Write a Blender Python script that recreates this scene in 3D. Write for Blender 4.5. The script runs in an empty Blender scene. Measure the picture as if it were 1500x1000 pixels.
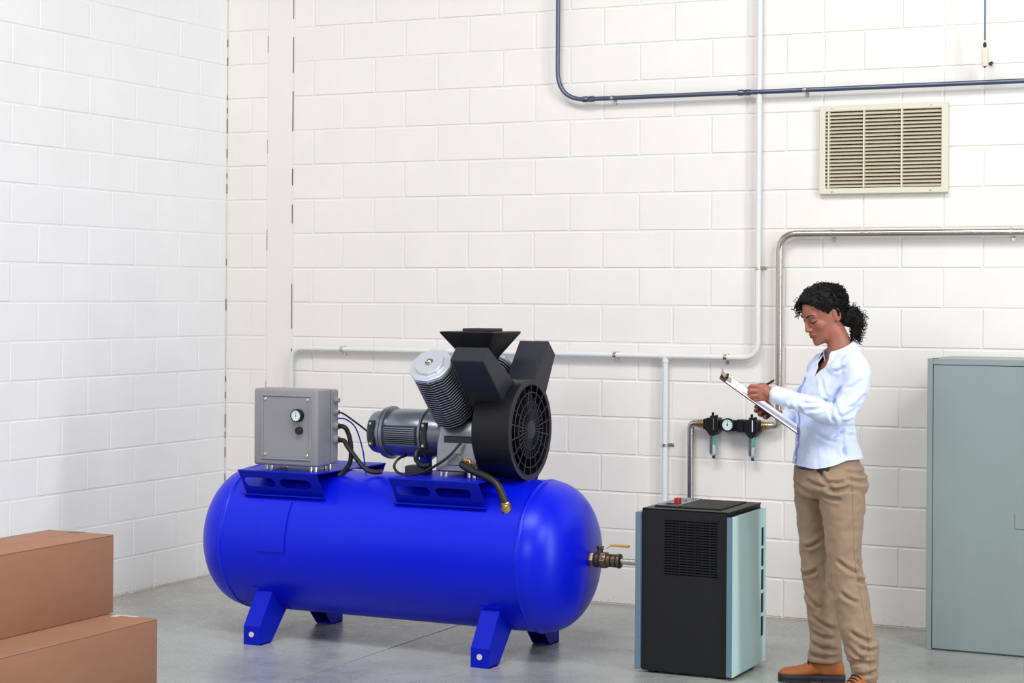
import bpy, bmesh, math, random
import numpy as np
from mathutils import Vector, Matrix, noise
from mathutils.bvhtree import BVHTree
random.seed(7)
rng = np.random.default_rng(7)
S = bpy.context.scene
COL = S.collection
PI = math.pi

# ------------------------------------------------------------------ camera
cam = bpy.data.objects.new('camera', bpy.data.cameras.new('camera'))
COL.objects.link(cam)
cam.data.sensor_width = 36.0
cam.data.lens = 36.0 * 2773.0 / 1500.0
cam.data.shift_y = -67.0 / 1500.0
cam.data.clip_end = 200
cam.location = (6.495, -9.550, 1.676)
cam.rotation_euler = (Matrix.Rotation(math.radians(25.63), 3, 'Z') @ Matrix.Rotation(PI / 2, 3, 'X')
                      @ Matrix.Rotation(math.radians(0.39), 3, 'Z')).to_euler()
S.camera = cam

# ------------------------------------------------------------------ world, lamps, exposure
W = bpy.data.worlds.new('world'); S.world = W
W.use_nodes = True
W.node_tree.nodes['Background'].inputs['Color'].default_value = (0.93, 0.965, 1.0, 1)
W.node_tree.nodes['Background'].inputs['Strength'].default_value = 0.27


def area(name, loc, target, energy, sx, sy, color=(1, 1, 1)):
    l = bpy.data.lights.new(name, 'AREA')
    l.shape = 'RECTANGLE'; l.size = sx; l.size_y = sy; l.energy = energy; l.color = color
    o = bpy.data.objects.new(name, l); COL.objects.link(o)
    o.location = loc
    o.rotation_euler = (Vector(target) - Vector(loc)).to_track_quat('-Z', 'Y').to_euler()
    return o


area('key_lamp', (9.6, -6.8, 6.6), (2.4, -0.6, 1.2), 260, 2.2, 2.2, (1.0, 0.975, 0.95))
area('added_front_fill', (4.2, -11.5, 3.6), (1.6, -0.5, 0.8), 190, 3.0, 2.0, (1.0, 0.99, 0.98))  # added fill behind the camera, lifts the lower walls; no lamp known there
area('window_light', (8.6, -3.4, 2.4), (2.4, -1.6, 1.0), 150, 0.5, 4.4, (0.95, 0.98, 1.0))
hb = area('high_bay_lamp', (3.2, -5.9, 7.4), (2.8, -2.2, 0.3), 275, 5.0, 1.5, (1.0, 0.99, 0.97))
hb.data.spread = math.radians(150)
sl_ = bpy.data.lights.new('wall_spot', 'SPOT')
sl_.energy = 60; sl_.spot_size = math.radians(48); sl_.spot_blend = 1.0; sl_.shadow_soft_size = 0.10; sl_.color = (1.0, 0.97, 0.96)
so_ = bpy.data.objects.new('wall_spot', sl_); COL.objects.link(so_)
so_.location = (6.9, -4.0, 4.5)
so_.rotation_euler = (Vector((4.4, 0.0, 3.1)) - Vector(so_.location)).to_track_quat('-Z', 'Y').to_euler()
S.view_settings.view_transform = 'Standard'
S.view_settings.look = 'None'
S.view_settings.exposure = 0.04
S.view_settings.gamma = 1.0
S.view_settings.use_curve_mapping = False


# ------------------------------------------------------------------ materials
def lin(c):
    return tuple((v / 255 / 12.92) if v / 255 <= 0.04045 else ((v / 255 + 0.055) / 1.055) ** 2.4 for v in c)


def mat(name, rgb, rough=0.5, metal=0.0, var=0.0, vscale=8.0, bump=0.0, bscale=200.0, coat=0.0, spec=None,
        sss=0.0, trans=0.0, stretch=None, sheen=0.0, rvar=0.0):
    m = bpy.data.materials.new(name); m.use_nodes = True
    nt = m.node_tree; N = nt.nodes; L = nt.links
    p = N['Principled BSDF']
    c = lin(rgb)
    p.inputs['Base Color'].default_value = (*c, 1)
    p.inputs['Roughness'].default_value = rough
    p.inputs['Metallic'].default_value = metal
    p.inputs['Coat Weight'].default_value = coat
    p.inputs['Coat Roughness'].default_value = 0.15
    if spec is not None: p.inputs['Specular IOR Level'].default_value = spec
    if sss:
        p.inputs['Subsurface Weight'].default_value = sss
        p.inputs['Subsurface Radius'].default_value = (0.012, 0.004, 0.002)
        p.inputs['Subsurface Scale'].default_value = 0.5
    if trans: p.inputs['Transmission Weight'].default_value = trans
    if sheen: p.inputs['Sheen Weight'].default_value = sheen
    if var or bump or rvar:
        tc = N.new('ShaderNodeTexCoord'); mp = N.new('ShaderNodeMapping')
        geo = N.new('ShaderNodeNewGeometry')
        L.new(geo.outputs['Position'], mp.inputs['Vector'])
        if stretch: mp.inputs['Scale'].default_value = stretch
    if var or rvar:
        n = N.new('ShaderNodeTexNoise'); n.inputs['Scale'].default_value = vscale; n.inputs['Detail'].default_value = 6
        n.inputs['Roughness'].default_value = 0.6
        L.new(mp.outputs['Vector'], n.inputs['Vector'])
        if var:
            r = N.new('ShaderNodeValToRGB')
            r.color_ramp.elements[0].position = 0.3; r.color_ramp.elements[1].position = 0.7
            r.color_ramp.elements[0].color = (*[v * (1 - var) for v in c], 1)
            r.color_ramp.elements[1].color = (*[min(1, v * (1 + var)) for v in c], 1)
            L.new(n.outputs['Fac'], r.inputs['Fac']); L.new(r.outputs['Color'], p.inputs['Base Color'])
        if rvar:
            mr = N.new('ShaderNodeMapRange')
            mr.inputs['From Min'].default_value = 0.3; mr.inputs['From Max'].default_value = 0.7
            mr.inputs['To Min'].default_value = rough - rvar; mr.inputs['To Max'].default_value = rough + rvar
            L.new(n.outputs['Fac'], mr.inputs['Value']); L.new(mr.outputs['Result'], p.inputs['Roughness'])
    if bump:
        n2 = N.new('ShaderNodeTexNoise'); n2.inputs['Scale'].default_value = bscale; n2.inputs['Detail'].default_value = 4
        L.new(mp.outputs['Vector'], n2.inputs['Vector'])
        b = N.new('ShaderNodeBump'); b.inputs['Strength'].default_value = bump; b.inputs['Distance'].default_value = 0.002
        L.new(n2.outputs['Fac'], b.inputs['Height']); L.new(b.outputs['Normal'], p.inputs['Normal'])
    return m


def wall_material(name, rgb, dirt=True):
    """painted block: fine pores, and grime specks in the paint along the foot of the wall"""
    m = mat(name, rgb, 0.55, var=0.025, vscale=3.0, bump=0.2, bscale=130)
    if not dirt: return m
    nt = m.node_tree; N = nt.nodes; L = nt.links; p = N['Principled BSDF']
    src = p.inputs['Base Color'].links[0].from_socket
    geo = N.new('ShaderNodeNewGeometry'); sx = N.new('ShaderNodeSeparateXYZ'); L.new(geo.outputs['Position'], sx.inputs['Vector'])
    zr = N.new('ShaderNodeMapRange'); zr.inputs['From Min'].default_value = 0.0; zr.inputs['From Max'].default_value = 0.24
    zr.inputs['To Min'].default_value = 0.16; zr.inputs['To Max'].default_value = 0.0
    L.new(sx.outputs['Z'], zr.inputs['Value'])
    n = N.new('ShaderNodeTexNoise'); n.inputs['Scale'].default_value = 70; n.inputs['Detail'].default_value = 5
    n.inputs['Roughness'].default_value = 0.7
    L.new(geo.outputs['Position'], n.inputs['Vector'])
    a = N.new('ShaderNodeMath'); a.operation = 'ADD'; L.new(n.outputs['Fac'], a.inputs[0]); L.new(zr.outputs['Result'], a.inputs[1])
    r = N.new('ShaderNodeMapRange'); r.inputs['From Min'].default_value = 0.73; r.inputs['From Max'].default_value = 0.83
    L.new(a.outputs[0], r.inputs['Value'])
    mx = N.new('ShaderNodeMix'); mx.data_type = 'RGBA'
    L.new(r.outputs['Result'], mx.inputs['Factor']); L.new(src, mx.inputs['A'])
    mx.inputs['B'].default_value = (*lin((105, 98, 92)), 1)
    L.new(mx.outputs['Result'], p.inputs['Base Color'])
    return m


def floor_material():
    m = bpy.data.materials.new('polished_concrete'); m.use_nodes = True
    nt = m.node_tree; N = nt.nodes; L = nt.links; p = N['Principled BSDF']
    geo = N.new('ShaderNodeNewGeometry')

    def nz(scale, det, rg=0.6):
        n = N.new('ShaderNodeTexNoise'); n.inputs['Scale'].default_value = scale; n.inputs['Detail'].default_value = det
        n.inputs['Roughness'].default_value = rg; L.new(geo.outputs['Position'], n.inputs['Vector']); return n
    a = nz(1.3, 7); b = nz(9, 6, 0.7)
    r = N.new('ShaderNodeValToRGB')
    r.color_ramp.elements[0].position = 0.32; r.color_ramp.elements[1].position = 0.68
    r.color_ramp.elements[0].color = (*lin((137, 141, 138)), 1); r.color_ramp.elements[1].color = (*lin((169, 171, 167)), 1)
    L.new(a.outputs['Fac'], r.inputs['Fac'])
    mx = N.new('ShaderNodeMix'); mx.data_type = 'RGBA'; mx.blend_type = 'MULTIPLY'; mx.inputs['Factor'].default_value = 0.35
    r2 = N.new('ShaderNodeValToRGB'); r2.color_ramp.elements[0].position = 0.3; r2.color_ramp.elements[1].position = 0.65
    r2.color_ramp.elements[0].color = (0.62, 0.62, 0.6, 1); r2.color_ramp.elements[1].color = (1, 1, 1, 1)
    L.new(b.outputs['Fac'], r2.inputs['Fac'])
    L.new(r.outputs['Color'], mx.inputs['A']); L.new(r2.outputs['Color'], mx.inputs['B'])
    # brown dirt band lying along the two walls
    sx = N.new('ShaderNodeSeparateXYZ'); L.new(geo.outputs['Position'], sx.inputs['Vector'])
    ng = N.new('ShaderNodeMath'); ng.operation = 'MULTIPLY'; ng.inputs[1].default_value = -1.6; L.new(sx.outputs['Y'], ng.inputs[0])
    mn = N.new('ShaderNodeMath'); mn.operation = 'MINIMUM'; L.new(sx.outputs['X'], mn.inputs[0]); L.new(ng.outputs[0], mn.inputs[1])
    ad = N.new('ShaderNodeMath'); ad.operation = 'MULTIPLY_ADD'; ad.inputs[1].default_value = 0.9; L.new(a.outputs['Fac'], ad.inputs[0]); L.new(mn.outputs[0], ad.inputs[2])
    mr = N.new('ShaderNodeMapRange'); mr.inputs['From Min'].default_value = 0.42; mr.inputs['From Max'].default_value = 0.8
    mr.inputs['To Min'].default_value = 0.75; mr.inputs['To Max'].default_value = 0.0
    L.new(ad.outputs[0], mr.inputs['Value'])
    m2 = N.new('ShaderNodeMix'); m2.data_type = 'RGBA'
    L.new(mr.outputs['Result'], m2.inputs['Factor']); L.new(mx.outputs['Result'], m2.inputs['A'])
    m2.inputs['B'].default_value = (*lin((140, 134, 118)), 1)
    L.new(m2.outputs['Result'], p.inputs['Base Color'])
    rr = N.new('ShaderNodeMapRange'); rr.inputs['From Min'].default_value = 0.3; rr.inputs['From Max'].default_value = 0.7
    rr.inputs['To Min'].default_value = 0.2; rr.inputs['To Max'].default_value = 0.38
    L.new(b.outputs['Fac'], rr.inputs['Value']); L.new(rr.outputs['Result'], p.inputs['Roughness'])
    bp = N.new('ShaderNodeBump'); bp.inputs['Strength'].default_value = 0.06; bp.inputs['Distance'].default_value = 0.004
    L.new(b.outputs['Fac'], bp.inputs['Height']); L.new(bp.outputs['Normal'], p.inputs['Normal'])
    return m


M = {}
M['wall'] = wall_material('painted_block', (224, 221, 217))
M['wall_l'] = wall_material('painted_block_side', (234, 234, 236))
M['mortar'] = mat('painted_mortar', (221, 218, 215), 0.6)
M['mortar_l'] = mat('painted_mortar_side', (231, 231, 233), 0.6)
M['column'] = mat('painted_concrete', (222, 219, 215), 0.55, var=0.02, vscale=2, bump=0.2, bscale=60)
M['floor'] = floor_material()
M['joint'] = mat('joint_filler', (92, 84, 74), 0.9)
M['sealant'] = mat('old_sealant', (96, 84, 80), 0.9)
M['blue'] = mat('blue_enamel', (0, 18, 204), 0.34, spec=0.42, bump=0.05, bscale=500)
M['blue'].node_tree.nodes['Principled BSDF'].inputs['Specular Tint'].default_value = (0.62, 0.74, 1.0, 1)
M['blue_dark'] = mat('blue_paint', (2, 22, 176), 0.42, spec=0.16, bump=0.05, bscale=500)
M['box_grey'] = mat('grey_enamel', (132, 132, 138), 0.4, bump=0.08, bscale=700)
M['alu'] = mat('cast_aluminium', (142, 145, 154), 0.32, 0.85, var=0.06, vscale=20, bump=0.08, bscale=300)
M['alu_light'] = mat('machined_aluminium', (208, 212, 222), 0.4, 0.55, bump=0.05, bscale=400)
M['fin'] = mat('fin_metal', (196, 200, 214), 0.4, 0.35)
M['fin_dark'] = mat('cylinder_barrel', (24, 24, 28), 0.6)
M['motor'] = mat('motor_paint', (132, 137, 150), 0.28, 0.85, bump=0.05, bscale=300)
M['motor_dark'] = mat('motor_recess', (48, 50, 58), 0.45, 0.4)
M['black'] = mat('black_plastic', (17, 18, 22), 0.42, spec=0.3, bump=0.12, bscale=600)
M['black_soft'] = mat('charcoal_plastic', (38, 39, 47), 0.5, spec=0.35, bump=0.12, bscale=600)
M['void'] = mat('dark_void', (8, 8, 9), 0.9)
M['rubber'] = mat('black_rubber', (17, 17, 18), 0.45)
M['brass'] = mat('brass', (178, 148, 98), 0.28, 0.9)
M['bronze'] = mat('old_bronze', (112, 98, 80), 0.34, 0.85)
M['steel'] = mat('bright_steel', (200, 198, 194), 0.26, 1.0)
M['stainless'] = mat('stainless_pipe', (192, 186, 178), 0.24, 1.0)
M['conduit'] = mat('galvanised_conduit', (94, 102, 122), 0.36, 0.85)
M['pipe_paint'] = mat('pale_grey_pipe_paint', (212, 214, 213), 0.4)
M['dial'] = mat('dial_face', (206, 226, 222), 0.35)
M['lever'] = mat('yellow_lever', (205, 150, 30), 0.35)
M['red'] = mat('red_switch', (170, 26, 24), 0.3)
M['teal'] = mat('pale_teal_enamel', (192, 224, 224), 0.4, bump=0.06, bscale=500, var=0.03, vscale=6)
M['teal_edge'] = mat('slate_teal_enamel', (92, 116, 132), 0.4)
M['dryer'] = mat('charcoal_enamel', (17, 18, 22), 0.4, spec=0.35, bump=0.1, bscale=600)
M['cabinet'] = mat('grey_green_enamel', (130, 143, 142), 0.36, var=0.04, vscale=3, bump=0.05, bscale=300)
M['vent'] = mat('cream_enamel', (208, 204, 186), 0.45)
M['vent_slat'] = mat('cream_slat_enamel', (202, 194, 170), 0.45)
M['card'] = mat('cardboard', (150, 108, 84), 0.75, var=0.06, vscale=5, bump=0.1, bscale=120, stretch=(1, 1, 6))
M['card_edge'] = mat('cardboard_edge', (190, 142, 110), 0.8)
M['tape'] = mat('packing_tape', (80, 62, 52), 0.35)
M['label'] = mat('torn_label', (205, 190, 180), 0.6)
M['beige'] = mat('beige_plastic', (214, 205, 190), 0.5)
M['rust'] = mat('rusty_iron', (92, 66, 40), 0.7, 0.3)
M['green'] = mat('green_element', (44, 190, 96), 0.4)
M['white_el'] = mat('white_element', (232, 232, 232), 0.4)
M['navy_el'] = mat('navy_element', (28, 30, 66), 0.4)
gl = mat('clear_bowl', (226, 234, 240), 0.06, trans=0.92); gl.node_tree.nodes['Principled BSDF'].inputs['IOR'].default_value = 1.12
M['bowl'] = gl
M['skin'] = mat('skin', (150, 92, 72), 0.5, var=0.06, vscale=30, sss=0.12, bump=0.05, bscale=600)
M['lip'] = mat('lip_skin', (126, 58, 56), 0.36)
M['hair'] = mat('black_hair', (13, 10, 11), 0.65, spec=0.25)
M['shirt'] = mat('pale_blue_cotton', (200, 212, 240), 0.75, bump=0.12, bscale=500, sheen=0.1)
M['shirt_trim'] = mat('white_collar_cotton', (208, 218, 243), 0.75)
M['placket'] = mat('blue_placket', (132, 146, 214), 0.7)
M['khaki'] = mat('khaki_twill', (140, 117, 95), 0.8, var=0.05, vscale=10, bump=0.2, bscale=500, sheen=0.1)
M['stitch'] = mat('pale_stitching', (140, 112, 88), 0.8)
M['leather'] = mat('tan_boot_leather', (156, 88, 42), 0.7, var=0.08, vscale=25, bump=0.15, bscale=200)
M['sole'] = mat('dark_boot_sole', (26, 27, 40), 0.6)
M['lace'] = mat('dark_lace', (22, 18, 18), 0.8)
M['belt'] = mat('dark_belt', (30, 30, 38), 0.4)
M['paper'] = mat('white_paper', (236, 234, 244), 0.7)
M['board'] = mat('dark_hardboard', (54, 34, 30), 0.5)
M['clip'] = mat('copper_clip', (196, 160, 140), 0.25, 1.0)
M['sclera'] = mat('eye_white', (220, 214, 208), 0.3)


# ------------------------------------------------------------------ mesh helpers
def box(bm, x0, x1, y0, y1, z0, z1, bev=0.0, seg=1):
    t = bmesh.new()
    bmesh.ops.create_cube(t, size=1.0)
    for v in t.verts:
        v.co = Vector(((x0 + x1) / 2 + v.co.x * (x1 - x0), (y0 + y1) / 2 + v.co.y * (y1 - y0), (z0 + z1) / 2 + v.co.z * (z1 - z0)))
    if bev: bmesh.ops.bevel(t, geom=t.edges[:], offset=bev, segments=seg, affect='EDGES', profile=0.5)
    merge(bm, t)


def merge(bm, t, mi=0):
    me = bpy.data.meshes.new('tmp'); 
    for f in t.faces: f.material_index = max(f.material_index, mi)
    t.to_mesh(me); t.free(); bm.from_mesh(me); bpy.data.meshes.remove(me)


def bevel(bm, off, seg=1, ang=0.5):
    es = [e for e in bm.edges if len(e.link_faces) == 2 and e.calc_face_angle(0) > ang]
    bmesh.ops.bevel(bm, geom=es, offset=off, segments=seg, affect='EDGES', profile=0.5, clamp_overlap=True)


def frame(d):
    d = Vector(d).normalized()
    a = Vector((0, 0, 1)) if abs(d.z) < 0.9 else Vector((1, 0, 0))
    u = d.cross(a).normalized(); return u, d.cross(u).normalized(), d


def cyl(bm, p0, p1, r0, r1=None, n=20, rot=0.0):
    """closed cylinder / cone between two points"""
    lathe(bm, p0, Vector(p1) - Vector(p0), [(0, r0), ((Vector(p1) - Vector(p0)).length, r0 if r1 is None else r1)], n, rot)


def lathe(bm, o, axis, prof, n=32, rot=0.0, caps=True):
    u, v, d = frame(axis); o = Vector(o)
    rings = []
    for t, r in prof:
        rings.append([bm.verts.new(o + d * t + (u * math.cos(rot + 2 * PI * i / n) + v * math.sin(rot + 2 * PI * i / n)) * max(r, 1e-5)) for i in range(n)])
    for a, b in zip(rings, rings[1:]):
        for i in range(n):
            bm.faces.new((a[i], b[i], b[(i + 1) % n], a[(i + 1) % n]))
    if caps:
        bm.faces.new(rings[0]); bm.faces.new(rings[-1][::-1])
    bmesh.ops.recalc_face_normals(bm, faces=bm.faces[:])


def rounded(pts, rad, k=7):
    """poly-line with its corners turned into arcs"""
    pts = [Vector(p) for p in pts]; out = [pts[0]]
    for a, b, c in zip(pts, pts[1:], pts[2:]):
        d0, d1 = (a - b), (c - b)
        r = min(rad, d0.length * 0.49, d1.length * 0.49)
        p, q = b + d0.normalized() * r, b + d1.normalized() * r
        for i in range(k + 1):
            t = i / k; out.append(p * (1 - t) ** 2 + b * 2 * t * (1 - t) + q * t * t)
    out.append(pts[-1]); return out


def spline(pts, k=8):
    P = [Vector(p) for p in pts]; P = [2 * P[0] - P[1]] + P + [2 * P[-1] - P[-2]]
    out = []
    for i in range(1, len(P) - 2):
        for j in range(k):
            t = j / k; a, b, c, d = P[i - 1:i + 3]
            out.append(0.5 * ((2 * b) + (c - a) * t + (2 * a - 5 * b + 4 * c - d) * t * t + (-a + 3 * b - 3 * c + d) * t ** 3))
    out.append(P[-2]); return out


def tube(bm, pts, r, n=12):
    pts = [Vector(p) for p in pts]
    rr = r if hasattr(r, '__len__') else [r] * len(pts)
    T = [(pts[min(i + 1, len(pts) - 1)] - pts[max(i - 1, 0)]).normalized() for i in range(len(pts))]
    u = frame(T[0])[0]; rings = []
    for p, t, q in zip(pts, T, rr):
        u = (u - t * u.dot(t)).normalized(); v = t.cross(u)
        rings.append([bm.verts.new(p + (u * math.cos(2 * PI * i / n) + v * math.sin(2 * PI * i / n)) * q) for i in range(n)])
    for a, b in zip(rings, rings[1:]):
        for i in range(n): bm.faces.new((a[i], a[(i + 1) % n], b[(i + 1) % n], b[i]))
    bm.faces.new(rings[0][::-1]); bm.faces.new(rings[-1])


def prism(bm, poly, axis, lo, hi, bev=0.0):
    """extrude a 2-D outline along a world axis: outline coords are the other two axes in order"""
    t = bmesh.new()

    def mk(p, w): return {'X': (w, p[0], p[1]), 'Y': (p[0], w, p[1]), 'Z': (p[0], p[1], w)}[axis]
    a = [t.verts.new(mk(p, lo)) for p in poly]; b = [t.verts.new(mk(p, hi)) for p in poly]
    n = len(poly)
    t.faces.new(a); t.faces.new(b[::-1])
    for i in range(n): t.faces.new((a[i], b[i], b[(i + 1) % n], a[(i + 1) % n]))
    bmesh.ops.recalc_face_normals(t, faces=t.faces[:])
    if bev: bevel(t, bev)
    merge(bm, t)


def slot(cx, cy, w, h, n=6):
    r = h / 2 * 0.98; out = []
    if w >= h:
        for i in range(n + 1):
            a = -PI / 2 + PI * i / n; out.append((cx + w / 2 - r + r * math.cos(a), cy + r * math.sin(a)))
        for i in range(n + 1):
            a = PI / 2 + PI * i / n; out.append((cx - w / 2 + r + r * math.cos(a), cy + r * math.sin(a)))
    return out


def rect(x0, x1, y0, y1): return [(x0, y0), (x1, y0), (x1, y1), (x0, y1)]


def plate(bm, outer, holes, mapf, thick):
    """flat sheet with real holes: mapf takes (s, t, depth) to the world"""
    t = bmesh.new(); edges = []
    for loop in [outer] + holes:
        vs = [t.verts.new((p[0], p[1], 0)) for p in loop]
        for i in range(len(vs)): edges.append(t.edges.new((vs[i], vs[(i + 1) % len(vs)])))
    bmesh.ops.triangle_fill(t, use_beauty=True, use_dissolve=False, edges=edges)
    ex = bmesh.ops.extrude_face_region(t, geom=t.faces[:])
    for v in [g for g in ex['geom'] if isinstance(g, bmesh.types.BMVert)]: v.co.z += thick
    for v in t.verts: v.co = Vector(mapf(*v.co))
    bmesh.ops.recalc_face_normals(t, faces=t.faces[:])
    merge(bm, t)


def sphere(bm, c, r, sub=2, scale=(1, 1, 1), mtx=None):
    t = bmesh.new(); bmesh.ops.create_icosphere(t, subdivisions=sub, radius=r)
    for v in t.verts:
        q = Vector((v.co.x * scale[0], v.co.y * scale[1], v.co.z * scale[2]))
        if mtx is not None: q = mtx @ q
        v.co = q + Vector(c)
    merge(bm, t)


ORIG = {}


def finish(name, me, mats, ang=0.6):
    for m in (mats if isinstance(mats, (list, tuple)) else [mats]): me.materials.append(m)
    for p in me.polygons: p.use_smooth = True
    try: me.set_sharp_from_angle(angle=ang)
    except Exception: pass
    o = bpy.data.objects.new(name, me); COL.objects.link(o); return o


def thing(name, label, cat, loc, group=None):
    o = bpy.data.objects.new(name, None); COL.objects.link(o)
    o.location = loc; o.empty_display_size = 0.1
    o['label'] = label; o['category'] = cat
    if group: o['group'] = group
    ORIG[o.name] = Vector(loc); return o


def part(name, bm, m, parent, label=None, ang=0.6, kind=None):
    """one mesh object; the bmesh is in world space, its thing's origin is taken off"""
    T = ORIG[parent.name]
    if isinstance(bm, bpy.types.Mesh):
        me = bm; me.transform(Matrix.Translation(-T))
    else:
        me = bpy.data.meshes.new(name)
        bmesh.ops.translate(bm, verts=bm.verts[:], vec=-T)
        bm.to_mesh(me); bm.free()
    o = finish(name, me, m, ang); o.parent = parent
    ORIG[o.name] = T
    if label: o['label'] = label
    if kind: o['kind'] = kind
    return o


def NB(): return bmesh.new()


def structure(name, bm, m, ang=0.6):
    me = bpy.data.meshes.new(name); bm.to_mesh(me); bm.free()
    o = finish(name, me, m, ang); o['kind'] = 'structure'; ORIG[o.name] = Vector((0, 0, 0)); return o


def cp(o, parent, loc=None, rot=None):
    c = o.copy(); COL.objects.link(c); c.parent = parent
    if loc is not None: c.location = loc
    if rot is not None: c.rotation_euler = rot
    return c


# ------------------------------------------------------------------ the room
CH = 0.2032            # course height
BL = 0.4125            # block pitch
TOP = 3.90
bm = NB(); box(bm, -0.3, 13, -15, 0.3, -0.3, -0.012)
floor = structure('floor', bm, M['joint'])
for (x0, x1) in ((0.0, 2.092), (2.100, 12.9)):
    bm = NB(); box(bm, x0, x1, -14.9, 0.012, -0.2, 0.0, 0.0015)
    part('slab', bm, M['floor'], floor)

bm = NB(); box(bm, 0.0, 12, 0.0032, 0.25, -0.2, TOP)
wall_back = structure('wall_back', bm, M['mortar'])
bm = NB(); box(bm, -0.25, -0.0018, -12, 0.25, -0.2, TOP)
wall_left = structure('wall_left', bm, M['mortar_l'])
bm = NB(); box(bm, 0.291, 0.462, -0.0015, 0.02, 0.0, TOP, 0.0015)
col = structure('trim_1', bm, M['column'])

JT = 0.0045
_bl = {}


def block_mesh(w, h, m, c=0.0035, pr=0.0028):
    key = (round(w, 4), round(h, 4), m.name)
    if key in _bl: return _bl[key]
    bm = NB(); d = 0.03
    fr = [(0, 0), (w, 0), (w, h), (0, h)]
    inn = [bm.verts.new((x + (c if x == 0 else -c), 0, z + (c if z == 0 else -c))) for x, z in fr]
    mid = [bm.verts.new((x, pr, z)) for x, z in fr]
    bk = [bm.verts.new((x, d, z)) for x, z in fr]
    bm.faces.new(inn)
    for a, b in ((inn, mid), (mid, bk)):
        for i in range(4): bm.faces.new((a[i], b[i], b[(i + 1) % 4], a[(i + 1) % 4]))
    bmesh.ops.recalc_face_normals(bm, faces=bm.faces[:])
    if inn[0].link_faces[0].normal.y > 0 and inn[0].link_faces[0] is None: pass
    me = bpy.data.meshes.new('block'); bm.to_mesh(me); bm.free(); me.materials.append(m)
    _bl[key] = me; return me


def lay(wall, cuts, z0, m, side):
    for a, b in zip(cuts, cuts[1:]):
        w = b - a - 2 * JT
        if w < 0.02: continue
        o = bpy.data.objects.new('block', block_mesh(w, CH - 2 * JT, m, *((0.0035, 0.0022) if side == 'back' else (0.003, 0.0012)))); COL.objects.link(o); o.parent = wall
        dp = random.uniform(-0.0009, 0.0009)
        if side == 'back': o.location = (a + JT, dp, z0 + JT)
        else:
            o.location = (-dp, a + JT, z0 + JT); o.rotation_euler = (0, 0, PI / 2)


for i in range(19):
    k = 15 - i                                    # course index counted as in the elevation, 15 = on the floor
    z0 = i * CH
    off = 0.808 if k % 2 == 0 else 0.609
    xs = [0.468]; x = off - BL
    while x < 6.25:
        if x > 0.50: xs.append(x)
        x += BL
    if k <= 2:
        for e in (3.70, 4.320):
            if min(abs(e - q) for q in xs) > 0.05: xs.append(e)
        xs.sort()
    lay(wall_back, xs, z0, M['wall'], 'back')
    lay(wall_back, [0.0, 0.287] if k % 2 else [0.0, 0.175, 0.287], z0, M['wall'], 'back')
    ys = []
    y = -4.2 + (0.2 if k % 2 else 0.0)
    while y < -0.03: ys.append(y); y += BL
    ys.append(0.0)
    lay(wall_left, ys, z0, M['wall_l'], 'left')

# blocks farther along, past the picked-out ones: one joined part each
bm = NB(); n_c = math.ceil((6.25 - 0.5) / BL)
for i in range(19):
    k = 15 - i; x = (0.808 if k % 2 == 0 else 0.609) - BL
    while x + BL < 6.25: x += BL
    while x < 11.5:
        box(bm, x + JT, x + BL - JT, 0.0, 0.03, i * CH + JT, (i + 1) * CH - JT, 0.003); x += BL
part('blockwork', bm, M['wall'], wall_back, kind='stuff')
bm = NB()
for i in range(19):
    k = 15 - i; y = -4.2 + (0.2 if k % 2 else 0.0)
    while y > -11.0:
        box(bm, -0.03, 0.0, y - BL + JT, y - JT, i * CH + JT, (i + 1) * CH - JT, 0.003); y -= BL
part('blockwork', bm, M['wall_l'], wall_left, kind='stuff')
# remains of dark sealant in the two vertical control joints
bm = NB()
z = 0.1
while z < 3.7:
    h = random.uniform(0.05, 0.28)
    if random.random() < 0.62: box(bm, 0.4632, 0.4662, -0.0012, 0.01, z, z + h)
    z += h + random.uniform(0.01, 0.12)
z = 0.1
while z < 3.7:
    h = random.uniform(0.02, 0.09)
    if random.random() < 0.45: box(bm, -0.001, 0.0022, -0.0022, 0.0, z, z + h)
    z += h + random.uniform(0.02, 0.1)
z = 0.1
while z < 3.7:
    h = random.uniform(0.03, 0.2)
    if random.random() < 0.3: box(bm, 0.2882, 0.2900, -0.0005, 0.01, z, z + h)
    z += h + random.uniform(0.05, 0.25)
part('sealant', bm, M['sealant'], wall_back, 'dark remains of sealant in the wall joints', kind='stuff')
bm = NB(); cyl(bm, (4.555, 0.005, 2.848), (4.555, -0.02, 2.848), 0.008, n=8); sphere(bm, (4.563, -0.018, 2.851), 0.009, 1)
part('anchor_bolt', bm, M['rust'], wall_back, 'rusty bolt end')


# ------------------------------------------------------------------ pipes on the back wall
def strap(parent, x, z, r, horiz=True, yc=-0.04, m='steel'):
    bm = NB()
    if horiz:
        lathe(bm, (x - 0.008, yc, z), (1, 0, 0), [(0, r + 0.003), (0.016, r + 0.003)], 16)
        box(bm, x - 0.008, x + 0.008, -0.004, 0.004, z - r - 0.022, z + r + 0.003)
        box(bm, x - 0.008, x + 0.008, yc, 0.0, z - r - 0.003, z - r, 0.0008)
        cyl(bm, (x, -0.003, z - r - 0.014), (x, -0.010, z - r - 0.014), 0.006, n=8)
        cyl(bm, (x, yc - r - 0.006, z + 0.001), (x, yc - r, z + 0.001), 0.005, n=8)
    else:
        lathe(bm, (x, yc, z - 0.008), (0, 0, 1), [(0, r + 0.003), (0.016, r + 0.003)], 16)
        box(bm, x - r - 0.003, x + r + 0.022, -0.004, 0.004, z - 0.008, z + 0.008)
        box(bm, x + r, x + r + 0.003, yc, 0.0, z - 0.008, z + 0.008)
        cyl(bm, (x + r + 0.013, -0.003, z), (x + r + 0.013, -0.010, z), 0.006, n=8)
    part('strap', bm, M[m], parent)


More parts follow.
